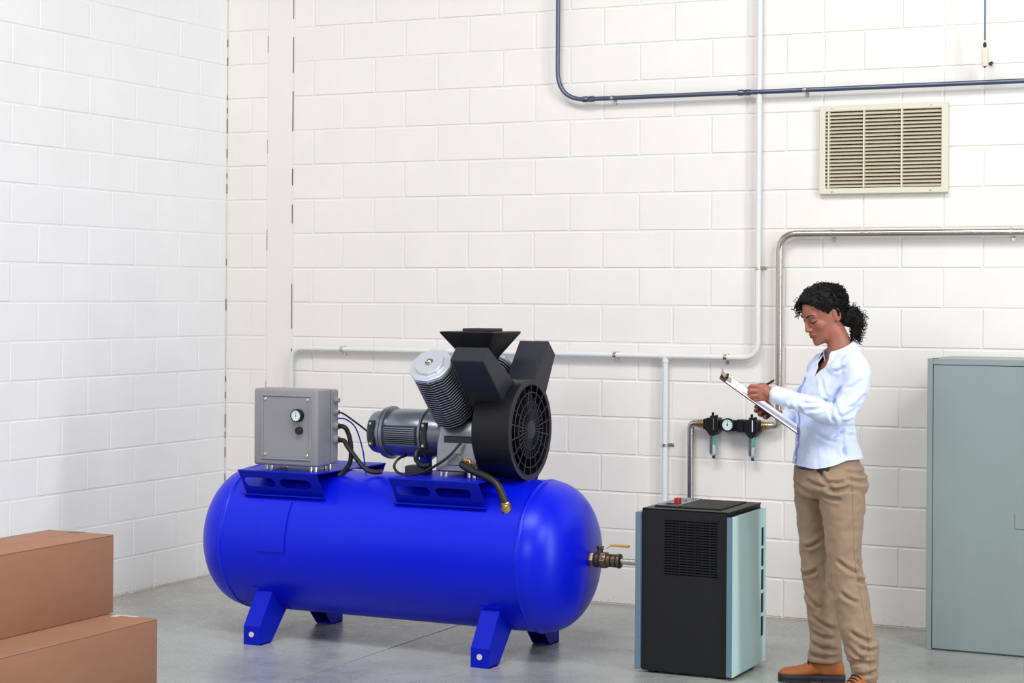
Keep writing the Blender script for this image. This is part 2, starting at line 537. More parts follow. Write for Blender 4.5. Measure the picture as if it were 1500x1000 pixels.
p = thing('air_pipe', 'pale grey painted pipe along the block wall behind the compressor', 'pipe', (0.49, -0.04, 0.6))
bm = NB(); tube(bm, rounded([(0.49, -0.04, 0.3), (0.49, -0.04, 1.358), (3.363, -0.04, 1.358), (3.363, -0.04, 3.88)], 0.085, 10), 0.0155, 14)
part('main_run', bm, M['pipe_paint'], p)
bm = NB(); tube(bm, [(2.848, -0.04, 0.06), (2.848, -0.04, 1.358)], 0.0155, 14)
part('branch', bm, M['pipe_paint'], p)
bm = NB(); cyl(bm, (2.815, -0.04, 1.358), (2.881, -0.04, 1.358), 0.0185); cyl(bm, (2.848, -0.04, 1.325), (2.848, -0.04, 1.36), 0.0185)
part('tee', bm, M['pipe_paint'], p)
for x in (0.838, 2.556, 3.187): strap(p, x, 1.358, 0.0155)
strap(p, 3.363, 1.831, 0.0155, False); strap(p, 2.848, 0.881, 0.0155, False)

p = thing('conduit', 'thin blue grey steel conduit bending to run right above the vent', 'pipe', (2.207, -0.05, 3.0))
bm = NB(); tube(bm, rounded([(2.207, -0.05, 3.88), (2.207, -0.05, 2.752), (7.6, -0.05, 2.752)], 0.17, 12), 0.0125, 14)
part('run', bm, M['conduit'], p)
for x in (2.392, 3.283):
    bm = NB(); lathe(bm, (x - 0.035, -0.05, 2.752), (1, 0, 0), [(0, 0.0145), (0.002, 0.0165), (0.028, 0.0165), (0.032, 0.0145), (0.038, 0.0145), (0.042, 0.0165), (0.068, 0.0165), (0.07, 0.0145)], 14)
    part('coupling', bm, M['conduit'], p)
for x in (2.534, 3.613): strap(p, x, 2.752, 0.0125, True, -0.05)

p = thing('stainless_pipe', 'shiny stainless pipe from the right edge turning down behind the woman', 'pipe', (3.483, -0.05, 1.5))
bm = NB(); tube(bm, rounded([(7.6, -0.05, 2.007), (3.483, -0.05, 2.007), (3.483, -0.05, 1.006), (3.41, -0.054, 1.006)], 0.095, 12), 0.019, 18)
part('run', bm, M['stainless'], p)
for x in (3.76, 4.673): strap(p, x, 2.007, 0.019, True, -0.05)

p = thing('filter_outlet_pipe', 'short stainless pipe bending from the filters down behind the dryer', 'pipe', (2.998, -0.05, 0.5))
bm = NB(); tube(bm, rounded([(3.062, -0.054, 1.005), (2.998, -0.05, 1.005), (2.998, -0.05, 0.10)], 0.085, 12), 0.019, 18)
part('run', bm, M['stainless'], p)

# ------------------------------------------------------------------ filter regulator between the two stainless pipes
fr = thing('filter_regulator', 'black twin filter regulator with round gauge and two clear bowls on the wall', 'filter', (3.23, -0.05, 1.0))
Yf = -0.055
for i, (x, zz) in enumerate(((3.130, 1.007), (3.345, 1.003))):
    bm = NB()
    prism(bm, [(x - 0.038, zz - 0.030), (x - 0.024, zz - 0.048), (x - 0.014, zz - 0.060), (x + 0.014, zz - 0.060), (x + 0.024, zz - 0.048), (x + 0.038, zz - 0.030),
               (x + 0.038, zz + 0.024), (x + 0.030, zz + 0.032), (x - 0.030, zz + 0.032), (x - 0.038, zz + 0.024)], 'Y', Yf - 0.036, Yf + 0.036, 0.004)
    box(bm, x - 0.052, x - 0.036, Yf - 0.028, Yf + 0.028, zz - 0.030, zz + 0.026, 0.004)
    box(bm, x + 0.036, x + 0.050, Yf - 0.026, Yf + 0.026, zz - 0.026, zz + 0.024, 0.004)
    b = part('filter_body', bm, M['black'], fr)
    bm = NB(); cyl(bm, (x - 0.006, Yf, zz + 0.03), (x - 0.006, Yf, zz + 0.042), 0.016, n=12); cyl(bm, (x - 0.006, Yf, zz + 0.042), (x - 0.006, Yf, zz + 0.060), 0.007, n=10)
    cyl(bm, (x + 0.016, Yf, zz + 0.03), (x + 0.016, Yf, zz + 0.046), 0.007, n=10)
    part('top_knob', bm, M['black'], b)
    bm = NB(); box(bm, x + 0.007, x + 0.012, Yf - 0.0385, Yf - 0.034, zz - 0.03, zz + 0.03, 0.001)
    part('clamp_strip', bm, M['brass'] if i == 0 else M['white_el'], b)
    bm = NB()
    prof = [(0, 0.026), (0.03, 0.026), (0.085, 0.026), (0.098, 0.0235), (0.108, 0.018), (0.114, 0.008)]
    inner = [(0.112, 0.005), (0.106, 0.015), (0.096, 0.0205), (0.084, 0.023), (0.0, 0.023)]
    lathe(bm, (x, Yf, zz - 0.058), (0, 0, -1), prof + inner, 24, caps=False)
    bw = part('bowl', bm, M['bowl'], fr, 'clear bowl')
    bm = NB(); cyl(bm, (x - 0.001, Yf, zz - 0.060), (x - 0.001, Yf, zz - 0.112), 0.0115, n=14); part('green_element', bm, M['green'], bw)
    bm = NB(); cyl(bm, (x - 0.001, Yf, zz - 0.1125), (x - 0.001, Yf, zz - 0.158), 0.0105, n=14); part('white_element', bm, M['white_el'], bw)
    bm = NB(); box(bm, x - 0.016, x - 0.0045, Yf - 0.0135, Yf - 0.006, zz - 0.158, zz - 0.06, 0.001); part('navy_strip', bm, M['navy_el'], bw)
    bm = NB(); cyl(bm, (x, Yf, zz - 0.168), (x, Yf, zz - 0.184), 0.0085, n=12); part('drain_plug', bm, M['rubber'], bw)
bm = NB()
prism(bm, [(3.166, 0.986), (3.19, 0.972), (3.25, 0.972), (3.28, 0.986), (3.28, 1.024), (3.25, 1.03), (3.19, 1.03), (3.166, 1.024)], 'Y', Yf - 0.024, Yf + 0.024, 0.003)
box(bm, 3.262, 3.306, Yf - 0.030, Yf + 0.030, 0.968, 1.034, 0.005)
part('manifold', bm, M['black'], fr)
bm = NB(); lathe(bm, (3.221, Yf - 0.02, 1.006), (0, -1, 0), [(0, 0.033), (0.018, 0.036), (0.026, 0.036), (0.030, 0.033), (0.030, 0.029), (0.026, 0.028)], 32)
gg = part('pressure_gauge', bm, M['black'], fr)
bm = NB(); cyl(bm, (3.221, Yf - 0.045, 1.006), (3.221, Yf - 0.0475, 1.006), 0.0285, n=32); part('dial', bm, M['dial'], gg)
bm = NB()
for j in range(11):
    a = math.radians(225 - 27 * j); c, s_ = math.cos(a), math.sin(a)
    tube(bm, [(3.221 + 0.020 * c, Yf - 0.0478, 1.006 + 0.020 * s_), (3.221 + 0.025 * c, Yf - 0.0478, 1.006 + 0.025 * s_)], 0.0009, 4)
tube(bm, [(3.221, Yf - 0.0485, 1.000), (3.221, Yf - 0.0485, 1.024)], [0.0022, 0.0007], 6); cyl(bm, (3.221, Yf - 0.047, 1.006), (3.221, Yf - 0.050, 1.006), 0.004, n=10)
part('needle', bm, M['rubber'], gg)
for sgn, x0 in ((-1, 3.078), (1, 3.395)):
    bm = NB(); lathe(bm, (x0, Yf, 1.005), (sgn, 0, 0), [(0, 0.019), (0.003, 0.0225), (0.009, 0.0225), (0.011, 0.018), (0.015, 0.018), (0.017, 0.0225), (0.023, 0.0225), (0.025, 0.018), (0.030, 0.018), (0.032, 0.0225), (0.036, 0.0225), (0.038, 0.0195)], 18)
    part('brass_fitting', bm, M['brass'], fr)

# ------------------------------------------------------------------ wall vent
vt = thing('wall_vent', 'cream louvred vent grille set high in the block wall', 'vent', (4.018, -0.02, 2.44))
bm = NB()
x0, x1, z0, z1 = 3.685, 4.351, 2.210, 2.668
plate(bm, rect(x0, x1, z0, z1), [rect(x0 + 0.033, x1 - 0.033, z0 + 0.031, z1 - 0.031)], lambda s, t, d: (s, -0.034 + d, t), 0.034)
bevel(bm, 0.004)
part('frame', bm, M['vent'], vt)
bm = NB(); box(bm, x0 + 0.03, x1 - 0.03, -0.0045, -0.0015, z0 + 0.028, z1 - 0.028); part('backing', bm, M['void'], vt)
zs = np.linspace(z0 + 0.043, z1 - 0.043, 21)
bm = NB(); prism(bm, [(-0.033, -0.0066), (-0.031, -0.0082), (-0.010, 0.0052), (-0.010, 0.0070), (-0.0125, 0.0074), (-0.0328, -0.0048)], 'X', x0 + 0.034, x1 - 0.034)
sl = part('slat', bm, M['vent_slat'], vt); sl.data.transform(Matrix.Translation(ORIG[vt.name])); 
for j, zq in enumerate(zs):
    o = sl if j == 0 else cp(sl, vt)
    o.location = Vector((0, 0, zq)) - ORIG[vt.name]
for x in (3.736, 3.921, 4.117):
    bm = NB(); box(bm, x - 0.004, x + 0.004, -0.036, -0.006, z0 + 0.031, z1 - 0.031, 0.001); part('mullion', bm, M['vent'], vt)
for x in (x0 + 0.07, x1 - 0.085):
    for zz in (z0 + 0.014, z1 - 0.014):
        bm = NB(); lathe(bm, (x, -0.033, zz), (0, -1, 0), [(0, 0.006), (0.003, 0.005), (0.004, 0.002)], 10); part('screw', bm, M['steel'], vt)

# ------------------------------------------------------------------ hanging switch, upper right
hs = thing('pendant_switch', 'small beige switch box hanging on a thin cord at the upper right', 'switch', (4.49, -0.13, 2.9))
hy = -0.13; hx = 4.552
bm = NB(); tube(bm, [(hx, hy, 3.86), (hx, hy, 2.95)], 0.0048, 8); part('cord', bm, M['conduit'], hs)
bm = NB(); box(bm, hx - 0.016, hx + 0.016, hy - 0.016, hy + 0.016, 2.822, 2.914, 0.005, 2); part('switch_box', bm, M['beige'], hs)
bm = NB(); box(bm, hx - 0.009, hx + 0.009, hy - 0.018, hy - 0.014, 2.834, 2.902, 0.002); part('cover', bm, M['vent'], hs)
bm = NB(); lathe(bm, (hx, hy, 2.912), (0, 0, 1), [(0, 0.006), (0.012, 0.009), (0.02, 0.009), (0.03, 0.005)], 10); part('gland', bm, M['rubber'], hs)
bm = NB(); cyl(bm, (hx, hy, 2.824), (hx, hy, 2.814), 0.006, n=10); part('button', bm, M['bronze'], hs)

# ------------------------------------------------------------------ compressor
Y0 = -1.547; ZC = 0.469; RT = 0.351
ac = thing('air_compressor', 'big blue horizontal tank air compressor with a black and grey pump on top', 'compressor', (2.05, Y0, 0.0))
X0, X1, DC = 1.26, 2.853, 0.215
prof = []
for i in range(15):
    t = PI / 2 * (1 - i / 14); prof.append((X0 - DC * math.sin(t), RT * math.cos(t) ** 0.8 if t < PI / 2 - 1e-6 else 0.0008))
prof += [(X0 + 0.004, RT), (X0 + 0.5, RT), (X0 + 1.0, RT), (X1 - 0.004, RT)]
for i in range(15):
    t = PI / 2 * i / 14; prof.append((X1 + DC * math.sin(t), RT * math.cos(t) ** 0.8 if i < 14 else 0.0008))
bm = NB(); lathe(bm, (0, Y0, ZC), (1, 0, 0), [(x, r) for x, r in prof], 96)
tank = part('tank', bm, M['blue'], ac, 'bright blue tank', 1.0)
for x, sgn in ((X0, -1), (X1, 1)):
    bm = NB(); lathe(bm, (x, Y0, ZC), (sgn, 0, 0), [(-0.016, RT - 0.002), (-0.012, RT + 0.003), (-0.004, RT + 0.0055), (0.004, RT + 0.0035), (0.01, RT - 0.004)], 96, caps=False)
    part('weld_bead', bm, M['blue'], tank, ang=1.2)
# blank plate curved round the tank
bm = NB(); rows = []
za, zb = 0.684, 0.447
for i in range(13):
    zq = za + (zb - za) * i / 12; yq = Y0 - math.sqrt((RT + 0.007) ** 2 - (zq - ZC) ** 2)
    rows.append([bm.verts.new((x, yq, zq)) for x in np.linspace(1.482, 1.632, 2)])
for a, b in zip(rows, rows[1:]): bm.faces.new((a[0], a[1], b[1], b[0]))
ex = bmesh.ops.extrude_face_region(bm, geom=bm.faces[:])
for v in [g for g in ex['geom'] if isinstance(g, bmesh.types.BMVert)]:
    dv = Vector((0, v.co.y - Y0, v.co.z - ZC)).normalized(); v.co -= dv * 0.009
bmesh.ops.recalc_face_normals(bm, faces=bm.faces[:])
part('blank_plate', bm, M['blue'], tank)
bm = NB(); lathe(bm, (X1 + DC - 0.035, Y0, ZC), (1, 0, 0), [(0, 0.055), (0.025, 0.055), (0.034, 0.05), (0.036, 0.036)], 32); part('outlet_boss', bm, M['blue'], tank)

# legs: bent channel feet, two in front and two behind
for xl in (1.425, 2.643):
    for s in (-1, 1):
        bm = NB(); w = 0.093; t_ = 0.007

        def Yq(d): return Y0 + s * d
        def strip(pts, x0, x1, th):
            # bent sheet following (d, z) points
            q = bmesh.new(); A = []
            for (d, z) in pts: A.append([q.verts.new((x, Yq(d), z)) for x in (x0, x1)])
            for a, b in zip(A, A[1:]): q.faces.new((a[0], a[1], b[1], b[0]))
            bmesh.ops.recalc_face_normals(q, faces=q.faces[:])
            bmesh.ops.solidify(q, geom=q.faces[:], thickness=th)
            bmesh.ops.recalc_face_normals(q, faces=q.faces[:])
            merge(bm, q)
        strip([(0.3815, 0.001), (0.3815, 0.088), (0.268, 0.252)], xl + 0.0008, xl + w - 0.0008, t_)
        for xx in (xl, xl + w - t_):
            poly = [(Yq(0.379), 0.0), (Yq(0.290), 0.0), (Yq(0.275), 0.008), (Yq(0.150), 0.140), (Yq(0.150), 0.165), (Yq(0.268), 0.247), (Yq(0.379), 0.087)]
            prism(bm, poly, 'X', xx, xx + t_)
        box(bm, xl, xl + w, min(Yq(0.375), Yq(0.29)), max(Yq(0.375), Yq(0.29)), 0.0, 0.006)
        lg = part('leg', bm, M['blue_dark'], ac)
        bm = NB(); lathe(bm, (xl + 0.046, Yq(0.3825), 0.05), (0, s, 0), [(0, 0.0135), (0.0025, 0.0135)], 20)
        part('bolt_hole', bm, M['label'], lg)
        # doubler plate welded to the tank above the leg
        bm = NB(); rows = []
        for i in range(7):
            zq = 0.135 + 0.125 * i / 6; dq = math.sqrt((RT + 0.004) ** 2 - (zq - ZC) ** 2)
            rows.append([bm.verts.new((x, Yq(dq), zq)) for x in (xl - 0.012, xl + w + 0.012)])
        for a, b in zip(rows, rows[1:]): bm.faces.new((a[0], a[1], b[1], b[0]))
        bmesh.ops.recalc_face_normals(bm, faces=bm.faces[:])
        bmesh.ops.solidify(bm, geom=bm.faces[:], thickness=0.004)
        part('doubler_plate', bm, M['blue'], lg)

# saddle brackets
for (xa, xb) in ((1.355, 1.795), (2.188, 2.650)):
    bm = NB(); box(bm, xa, xb, Y0 - 0.337, Y0 + 0.337, 0.822, 0.829, 0.001)
    br = part('mounting_bracket', bm, M['blue_dark'], ac)
    wq = xb - xa
    for s in (-1, 1):
        top = Vector((0, Y0 + s * 0.335, 0.826)); bot = Vector((0, Y0 + s * 0.255, 0.706))
        d = (bot - top); ln = d.length; d = d / ln; nrm = Vector((0, d.z, -d.y)) * s
        bm = NB()
        hs_ = [slot(wq * 0.27 - 0.018, ln * 0.47, wq * 0.40, ln * 0.38), slot(wq * 0.72 - 0.014, ln * 0.47, wq * 0.40, ln * 0.38)]
        plate(bm, rect(0, wq, 0, ln), hs_, lambda u_, v_, w_: Vector((xa + u_, 0, 0)) + top + d * v_ - Vector((0, s, 0)) * w_ * 1.0, 0.006)
        part('slotted_plate', bm, M['blue_dark'], br)
        bm = NB(); box(bm, xa - 0.008, xb + 0.012, min(Y0 + s * 0.255, Y0 + s * 0.285), max(Y0 + s * 0.255, Y0 + s * 0.285), 0.704, 0.710, 0.001)
        part('flange', bm, M['blue_dark'], br)

# control box
cx0, cx1, cz0, cz1 = 1.412, 1.772, 0.853, 1.222
cyf, cym, cyb = -1.835, -1.705, -1.630
cb = None
bm = NB(); box(bm, cx0 + 0.008, cx1 - 0.004, cym + 0.004, cyb, cz0 + 0.005, cz1 - 0.004, 0.012, 3)
cb = part('control_box', bm, M['box_grey'], ac, 'grey control box')
bm = NB(); box(bm, cx0, cx1, cyf, cym, cz0, cz1, 0.013, 3)
lid = part('box_lid', bm, M['box_grey'], cb)
bm = NB(); box(bm, cx0 + 0.006, cx1 - 0.006, cym, cym + 0.005, cz0 + 0.006, cz1 - 0.006, 0.002); part('seal', bm, M['rubber'], cb)
# raised rim round a recessed panel
bm = NB(); px0, px1, pz0, pz1 = cx0 + 0.056, cx1 - 0.042, cz0 + 0.038, cz1 - 0.037
for (a, b, c, d) in ((px0 - 0.008, px1 + 0.008, pz0 - 0.009, pz0), (px0 - 0.008, px1 + 0.008, pz1, pz1 + 0.009), (px0 - 0.009, px0, pz0, pz1), (px1, px1 + 0.009, pz0, pz1)):
    box(bm, a, b, cyf - 0.007, cyf + 0.004, c, d, 0.0022)
part('panel_rim', bm, M['box_grey'], cb)
bm = NB(); box(bm, px0, px1, cyf - 0.0025, cyf + 0.003, pz0, pz1, 0.001); part('panel', bm, M['box_grey'], cb)
for x in (px0 + 0.012, px1 - 0.012):
    for zz in (pz0 + 0.014, pz1 - 0.014):
        bm = NB(); lathe(bm, (x, cyf - 0.002, zz), (0, -1, 0), [(0, 0.0085), (0.002, 0.0085), (0.004, 0.006), (0.0045, 0.002)], 14); part('screw', bm, M['steel'], cb)
gx, gz = 1.670, 1.098
bm = NB(); lathe(bm, (gx, cyf - 0.002, gz), (0, -1, 0), [(0, 0.030), (0.022, 0.031), (0.027, 0.031), (0.030, 0.029), (0.030, 0.0255), (0.027, 0.025)], 32); part('gauge', bm, M['black'], cb)
bm = NB(); cyl(bm, (gx, cyf - 0.027, gz), (gx, cyf - 0.030, gz), 0.0255, n=32); part('gauge_dial', bm, M['dial'], cb)
bm = NB()
for j in range(11):
    a = math.radians(225 - 27 * j); c, s_ = math.cos(a), math.sin(a)
    tube(bm, [(gx + 0.018 * c, cyf - 0.0303, gz + 0.018 * s_), (gx + 0.023 * c, cyf - 0.0303, gz + 0.023 * s_)], 0.0008, 4)
tube(bm, [(gx, cyf - 0.031, gz - 0.006), (gx + 0.001, cyf - 0.031, gz + 0.017)], [0.0024, 0.0008], 6)
part('gauge_needle', bm, M['rubber'], cb)
bm = NB(); lathe(bm, (gx + 0.006, cyf - 0.002, gz - 0.072), (0, -1, 0), [(0, 0.0185), (0.018, 0.0175), (0.021, 0.015)], 24); part('button', bm, M['rubber'], cb)
glz = (1.165, 1.108, 1.040, 0.975); gly = -1.665
for zz, r_ in zip(glz, (0.016, 0.016, 0.021, 0.022)):
    bm = NB(); lathe(bm, (cx1 - 0.006, gly, zz), (1, 0, 0), [(0, r_ + 0.002), (0.010, r_ + 0.002), (0.012, r_ - 0.003), (0.024, r_ - 0.005)], 12); part('cable_gland', bm, M['box_grey'], cb)
for x in (cx0 + 0.05, cx0 + 0.075, cx0 + 0.30, cx0 + 0.325):
    for y in (cyf + 0.045, cyb - 0.03):
        bm = NB(); cyl(bm, (x, y, 0.828), (x, y, cz0 + 0.004), 0.0085, n=10); part('standoff', bm, M['steel'], cb)
for x in (cx0 + 0.075, cx1 - 0.06):
    bm = NB(); lathe(bm, (x, cym + 0.02, cz1 - 0.006), (0, 0, 1), [(0, 0.007), (0.004, 0.006), (0.005, 0.002)], 10); part('lid_screw', bm, M['rubber'], cb)

# motor
ZM, XM = 1.012, 1.925
bm = NB(); lathe(bm, (XM, Y0, ZM), (1, 0, 0), [(0.075, 0.112), (0.08, 0.114), (0.305, 0.114), (0.31, 0.112)], 64)
mo = part('motor', bm, M['motor'], ac, 'silver grey electric motor')
bm = NB(); lathe(bm, (XM, Y0, ZM), (1, 0, 0), [(0.002, 0.075), (0.0, 0.085), (0.006, 0.097), (0.02, 0.102), (0.07, 0.103), (0.074, 0.10)], 64); part('fan_cover', bm, M['motor'], mo)
for a, b, r_ in ((0.066, 0.082, 0.122), (0.084, 0.104, 0.128), (0.292, 0.308, 0.124)):
    bm = NB(); lathe(bm, (XM, Y0, ZM), (1, 0, 0), [(a, r_ - 0.008), (a + 0.003, r_), (b - 0.003, r_), (b, r_ - 0.006)], 64); part('flange_ring', bm, M['motor'], mo)
bm = NB(); lathe(bm, (XM, Y0, ZM), (1, 0, 0), [(0.306, 0.113), (0.335, 0.109), (0.40, 0.100), (0.43, 0.094)], 48); part('end_bell', bm, M['motor'], mo)
fin0 = None
for sgn, base in ((1, math.radians(183)),):
    for j in range(9):
        a = base + math.radians(-4.6 * (j - 4.2)) 
        u_ = Vector((0, math.cos(a), math.sin(a)))
        bm = NB()
        c0 = Vector((XM, Y0, ZM)) + u_ * 0.112; tng = Vector((0, -u_.z, u_.y)) * 0.0022
        q = []
        for (xx, rr) in ((0.112, 0.0), (0.286, 0.0), (0.280, 0.0135), (0.118, 0.0135)):
            q.append([bm.verts.new(c0 + Vector((xx, 0, 0)) + u_ * rr + tng * k) for k in (-1, 1)])
        n = 4
        bm.faces.new([w[0] for w in q]); bm.faces.new([w[1] for w in q][::-1])
        for i in range(n): bm.faces.new((q[i][0], q[(i + 1) % n][0], q[(i + 1) % n][1], q[i][1]))
        bmesh.ops.recalc_face_normals(bm, faces=bm.faces[:])
        part('cooling_fin', bm, M['motor'], mo)
bm = NB()                                                     # dark panel the fins stand on
rows = []
for i in range(13):
    a = math.radians(183 + 24 - 48 * i / 12 - 0.8); u_ = Vector((0, math.cos(a), math.sin(a)))
    rows.append([bm.verts.new(Vector((XM + xx, Y0, ZM)) + u_ * 0.1148) for xx in (0.108, 0.290)])
for a, b in zip(rows, rows[1:]): bm.faces.new((a[0], a[1], b[1], b[0]))
bmesh.ops.recalc_face_normals(bm, faces=bm.faces[:]); part('fin_panel', bm, M['motor_dark'], mo)
for xx, r_ in ((0.035, 0.104), (0.325, 0.112)):
    bm = NB()
    u_ = Vector((0, -1, 0.02)).normalized()
    box(bm, XM + xx - 0.014, XM + xx + 0.014, Y0 - r_ - 0.006, Y0 - r_ + 0.03, ZM - 0.062, ZM + 0.062, 0.003); part('terminal_strip', bm, M['motor_dark'], mo)
    for zz in (-0.048, 0.048):
        bm = NB(); cyl(bm, (XM + xx, Y0 - r_ - 0.005, ZM + zz), (XM + xx, Y0 - r_ - 0.010, ZM + zz), 0.0065, n=10); part('bolt', bm, M['steel'], mo)

# crankcase
bm = NB(); prism(bm, [(Y0 - 0.148, 0.850), (Y0 - 0.143, 0.975), (Y0 - 0.10, 1.085), (Y0 + 0.10, 1.085), (Y0 + 0.143, 0.975), (Y0 + 0.148, 0.850)], 'X', 2.335, 2.552, 0.007)
ck = part('crankcase', bm, M['alu'], ac, 'grey cast crankcase')
bm = NB(); box(bm, 2.372, 2.535, Y0 - 0.141, Y0 - 0.11, 0.985, 1.018, 0.004); part('recess_bar', bm, M['motor_dark'], ck)
bm = NB(); prism(bm, [(2.400, 0.882), (2.462, 0.882), (2.482, 0.915), (2.455, 0.938), (2.415, 0.938), (2.400, 0.918)], 'Y', Y0 - 0.156, Y0 - 0.13, 0.003); part('cover_plate', bm, M['alu'], ck)
for x in (2.352, 2.378, 2.500, 2.526):
    for y in (Y0 - 0.125, Y0 + 0.125):
        bm = NB(); cyl(bm, (x, y, 0.828), (x, y, 0.855), 0.009, n=10); part('foot_stud', bm, M['steel'], ck)
bm = NB(); lathe(bm, (2.335, Y0 - 0.06, 0.962), (-1, 0, 0), [(0, 0.02), (0.018, 0.02), (0.02, 0.013), (0.035, 0.013), (0.036, 0.018), (0.048, 0.018), (0.05, 0.008)], 6); part('side_fitting', bm, M['brass'], ck)
bm = NB(); box(bm, 2.16, 2.27, Y0 - 0.135, Y0 - 0.05, 0.829, 0.868, 0.006); jb = part('junction_box', bm, M['motor_dark'], ac)
bm = NB(); cyl(bm, (2.215, Y0 - 0.09, 0.866), (2.215, Y0 - 0.09, 0.885), 0.014, n=10); part('gland', bm, M['brass'], jb)
bm = NB(); cyl(bm, (2.215, Y0 - 0.02, 0.84), (2.215, Y0 - 0.02, 0.905), 0.03, n=12); part('motor_foot', bm, M['blue_dark'], mo)

# finned V-twin cylinders
XCY = 2.395


def finned(xc, s, zc=1.038, reach=0.452, top_light=True):
    ax = Vector((0, s * 0.7071, 0.7071)); o = Vector((xc, Y0, zc))
    bm = NB(); cyl(bm, o + ax * 0.06, o + ax * (reach - 0.01), 0.070, n=24)
    c = part('cylinder', bm, M['fin_dark'], ac, 'finned cylinder leaning ' + ('forward' if s < 0 else 'back'))
    nf = 20; f0 = None; rot = math.atan2(-ax.y, ax.z)
    for j in range(nf):
        if f0 is None:
            q = NB(); lathe(q, (0, 0, -0.0022), (0, 0, 1), [(0, 0.099), (0.0006, 0.1), (0.0038, 0.1), (0.0044, 0.099)], 10, rot=0.2)
            me = bpy.data.meshes.new('fin'); q.to_mesh(me); q.free()
            f0 = finish('fin', me, [M['fin_dark'], M['fin']])
            for pl in me.polygons: pl.material_index = 1 if abs(pl.normal.z) < 0.5 else 0; ob = f0; ob.parent = c
        else: ob = cp(f0, c)
        ob.location = o + ax * (0.125 + (reach - 0.155) * j / (nf - 1)) - ORIG[ac.name]
        ob.rotation_euler = (rot, 0, 0)
    rm = Matrix.Rotation(rot, 4, 'X')

    def rl(name, prof, n, m, r=0.2):
        q = NB(); lathe(q, (0, 0, 0), (0, 0, 1), prof, n, rot=r)
        q.transform(Matrix.Translation(o + ax * reach) @ rm); part(name, q, m, c)
    rl('cylinder_head', [(-0.022, 0.099), (-0.019, 0.104), (-0.003, 0.104), (0.0, 0.1)], 10, M['alu_light'])
    rl('valve_cover', [(0, 0.072), (0.013, 0.071), (0.015, 0.069)], 10, M['alu_light'])
    rl('head_bolt', [(0.014, 0.02), (0.018, 0.02), (0.019, 0.011), (0.028, 0.011), (0.03, 0.008)], 16, M['steel'])
    return c


finned(XCY, -1)
finned(XCY + 0.03, 1, 1.03, 0.43)

# fan housing with guard
XG, ZG, RG = 2.755, 1.051, 0.236
bm = NB(); lathe(bm, (XG - 0.20, Y0, ZG), (1, 0, 0), [(0.0, 0.20), (0.004, 0.224), (0.012, RG - 0.004), (0.17, RG - 0.002), (0.186, RG), (0.198, RG), (0.201, RG - 0.003), (0.201, 0.212), (0.188, 0.209), (0.06, 0.205), (0.05, 0.05)], 80)
fh = part('fan_housing', bm, M['black'], ac, 'round black fan housing')
bm = NB(); cyl(bm, (XG - 0.13, Y0, ZG), (XG - 0.125, Y0, ZG), 0.204, n=48); part('dark_backplate', bm, M['void'], fh)
bm = NB()
for j in range(8):
    q = bmesh.new(); a = 2 * PI * j / 8
    for (r_, w_, tw) in ((0.04, 0.02, 0.03), (0.19, 0.05, 0.02)): pass
    c, s_ = math.cos(a), math.sin(a); R_ = lambda r, t: Vector((0, Y0 + r * c - t * s_, ZG + r * s_ + t * c))
    vs = [q.verts.new(R_(0.04, -0.02) + Vector((XG - 0.06, 0, 0))), q.verts.new(R_(0.19, -0.04) + Vector((XG - 0.05, 0, 0))), q.verts.new(R_(0.19, 0.03) + Vector((XG - 0.09, 0, 0))), q.verts.new(R_(0.04, 0.02) + Vector((XG - 0.09, 0, 0)))]
    q.faces.new(vs); bmesh.ops.solidify(q, geom=q.faces[:], thickness=0.003); merge(bm, q)
cyl(bm, (XG - 0.12, Y0, ZG), (XG - 0.05, Y0, ZG), 0.045, n=20)
part('fan_blades', bm, M['void'], fh)
bm = NB(); lathe(bm, (XG - 0.004, Y0, ZG), (1, 0, 0), [(0, 0.038), (0.003, 0.044), (0.008, 0.044), (0.010, 0.036)], 28); part('guard_hub', bm, M['black_soft'], fh)
for r_ in (0.092, 0.132, 0.176, 0.212):
    bm = NB(); n = 56; w_ = 0.0026
    tube(bm, [(XG + 0.002, Y0 + r_ * math.cos(2 * PI * i / n), ZG + r_ * math.sin(2 * PI * i / n)) for i in range(n + 1)], w_, 6); part('guard_ring', bm, M['black_soft'], fh)
sp0 = None
for j in range(18):
    if sp0 is None:
        q = NB(); tube(q, [(0, 0.04, 0), (0, 0.213, 0)], 0.0028, 6); me = bpy.data.meshes.new('spoke'); q.to_mesh(me); q.free()
        sp0 = finish('guard_spoke', me, M['black_soft']); ob = sp0; ob.parent = fh
    else: ob = cp(sp0, fh)
    ob.location = Vector((XG + 0.002, Y0, ZG)) - ORIG[ac.name]; ob.rotation_euler = (2 * PI * j / 18 + PI / 2, 0, 0)
sp1 = None
for j in range(18):
    if sp1 is None:
        q = NB(); tube(q, [(0, 0.04, 0), (0, 0.132, 0)], 0.0024, 6); me = bpy.data.meshes.new('spoke'); q.to_mesh(me); q.free()
        sp1 = finish('guard_spoke', me, M['black_soft']); ob = sp1; ob.parent = fh
    else: ob = cp(sp1, fh)
    ob.location = Vector((XG + 0.0015, Y0, ZG)) - ORIG[ac.name]; ob.rotation_euler = (2 * PI * (j + 0.5) / 18 + PI / 2, 0, 0)
bm = NB(); lathe(bm, (XG - 0.001, Y0, ZG), (1, 0, 0), [(0, 0.213), (0.003, 0.213), (0.003, 0.236), (0, 0.236)], 80, caps=False); part('guard_rim', bm, M['black_soft'], fh)
bm = NB(); box(bm, 2.62, 2.70, Y0 - 0.04, Y0 + 0.04, 0.80, 0.83, 0.004); part('housing_foot', bm, M['blue_dark'], ac)

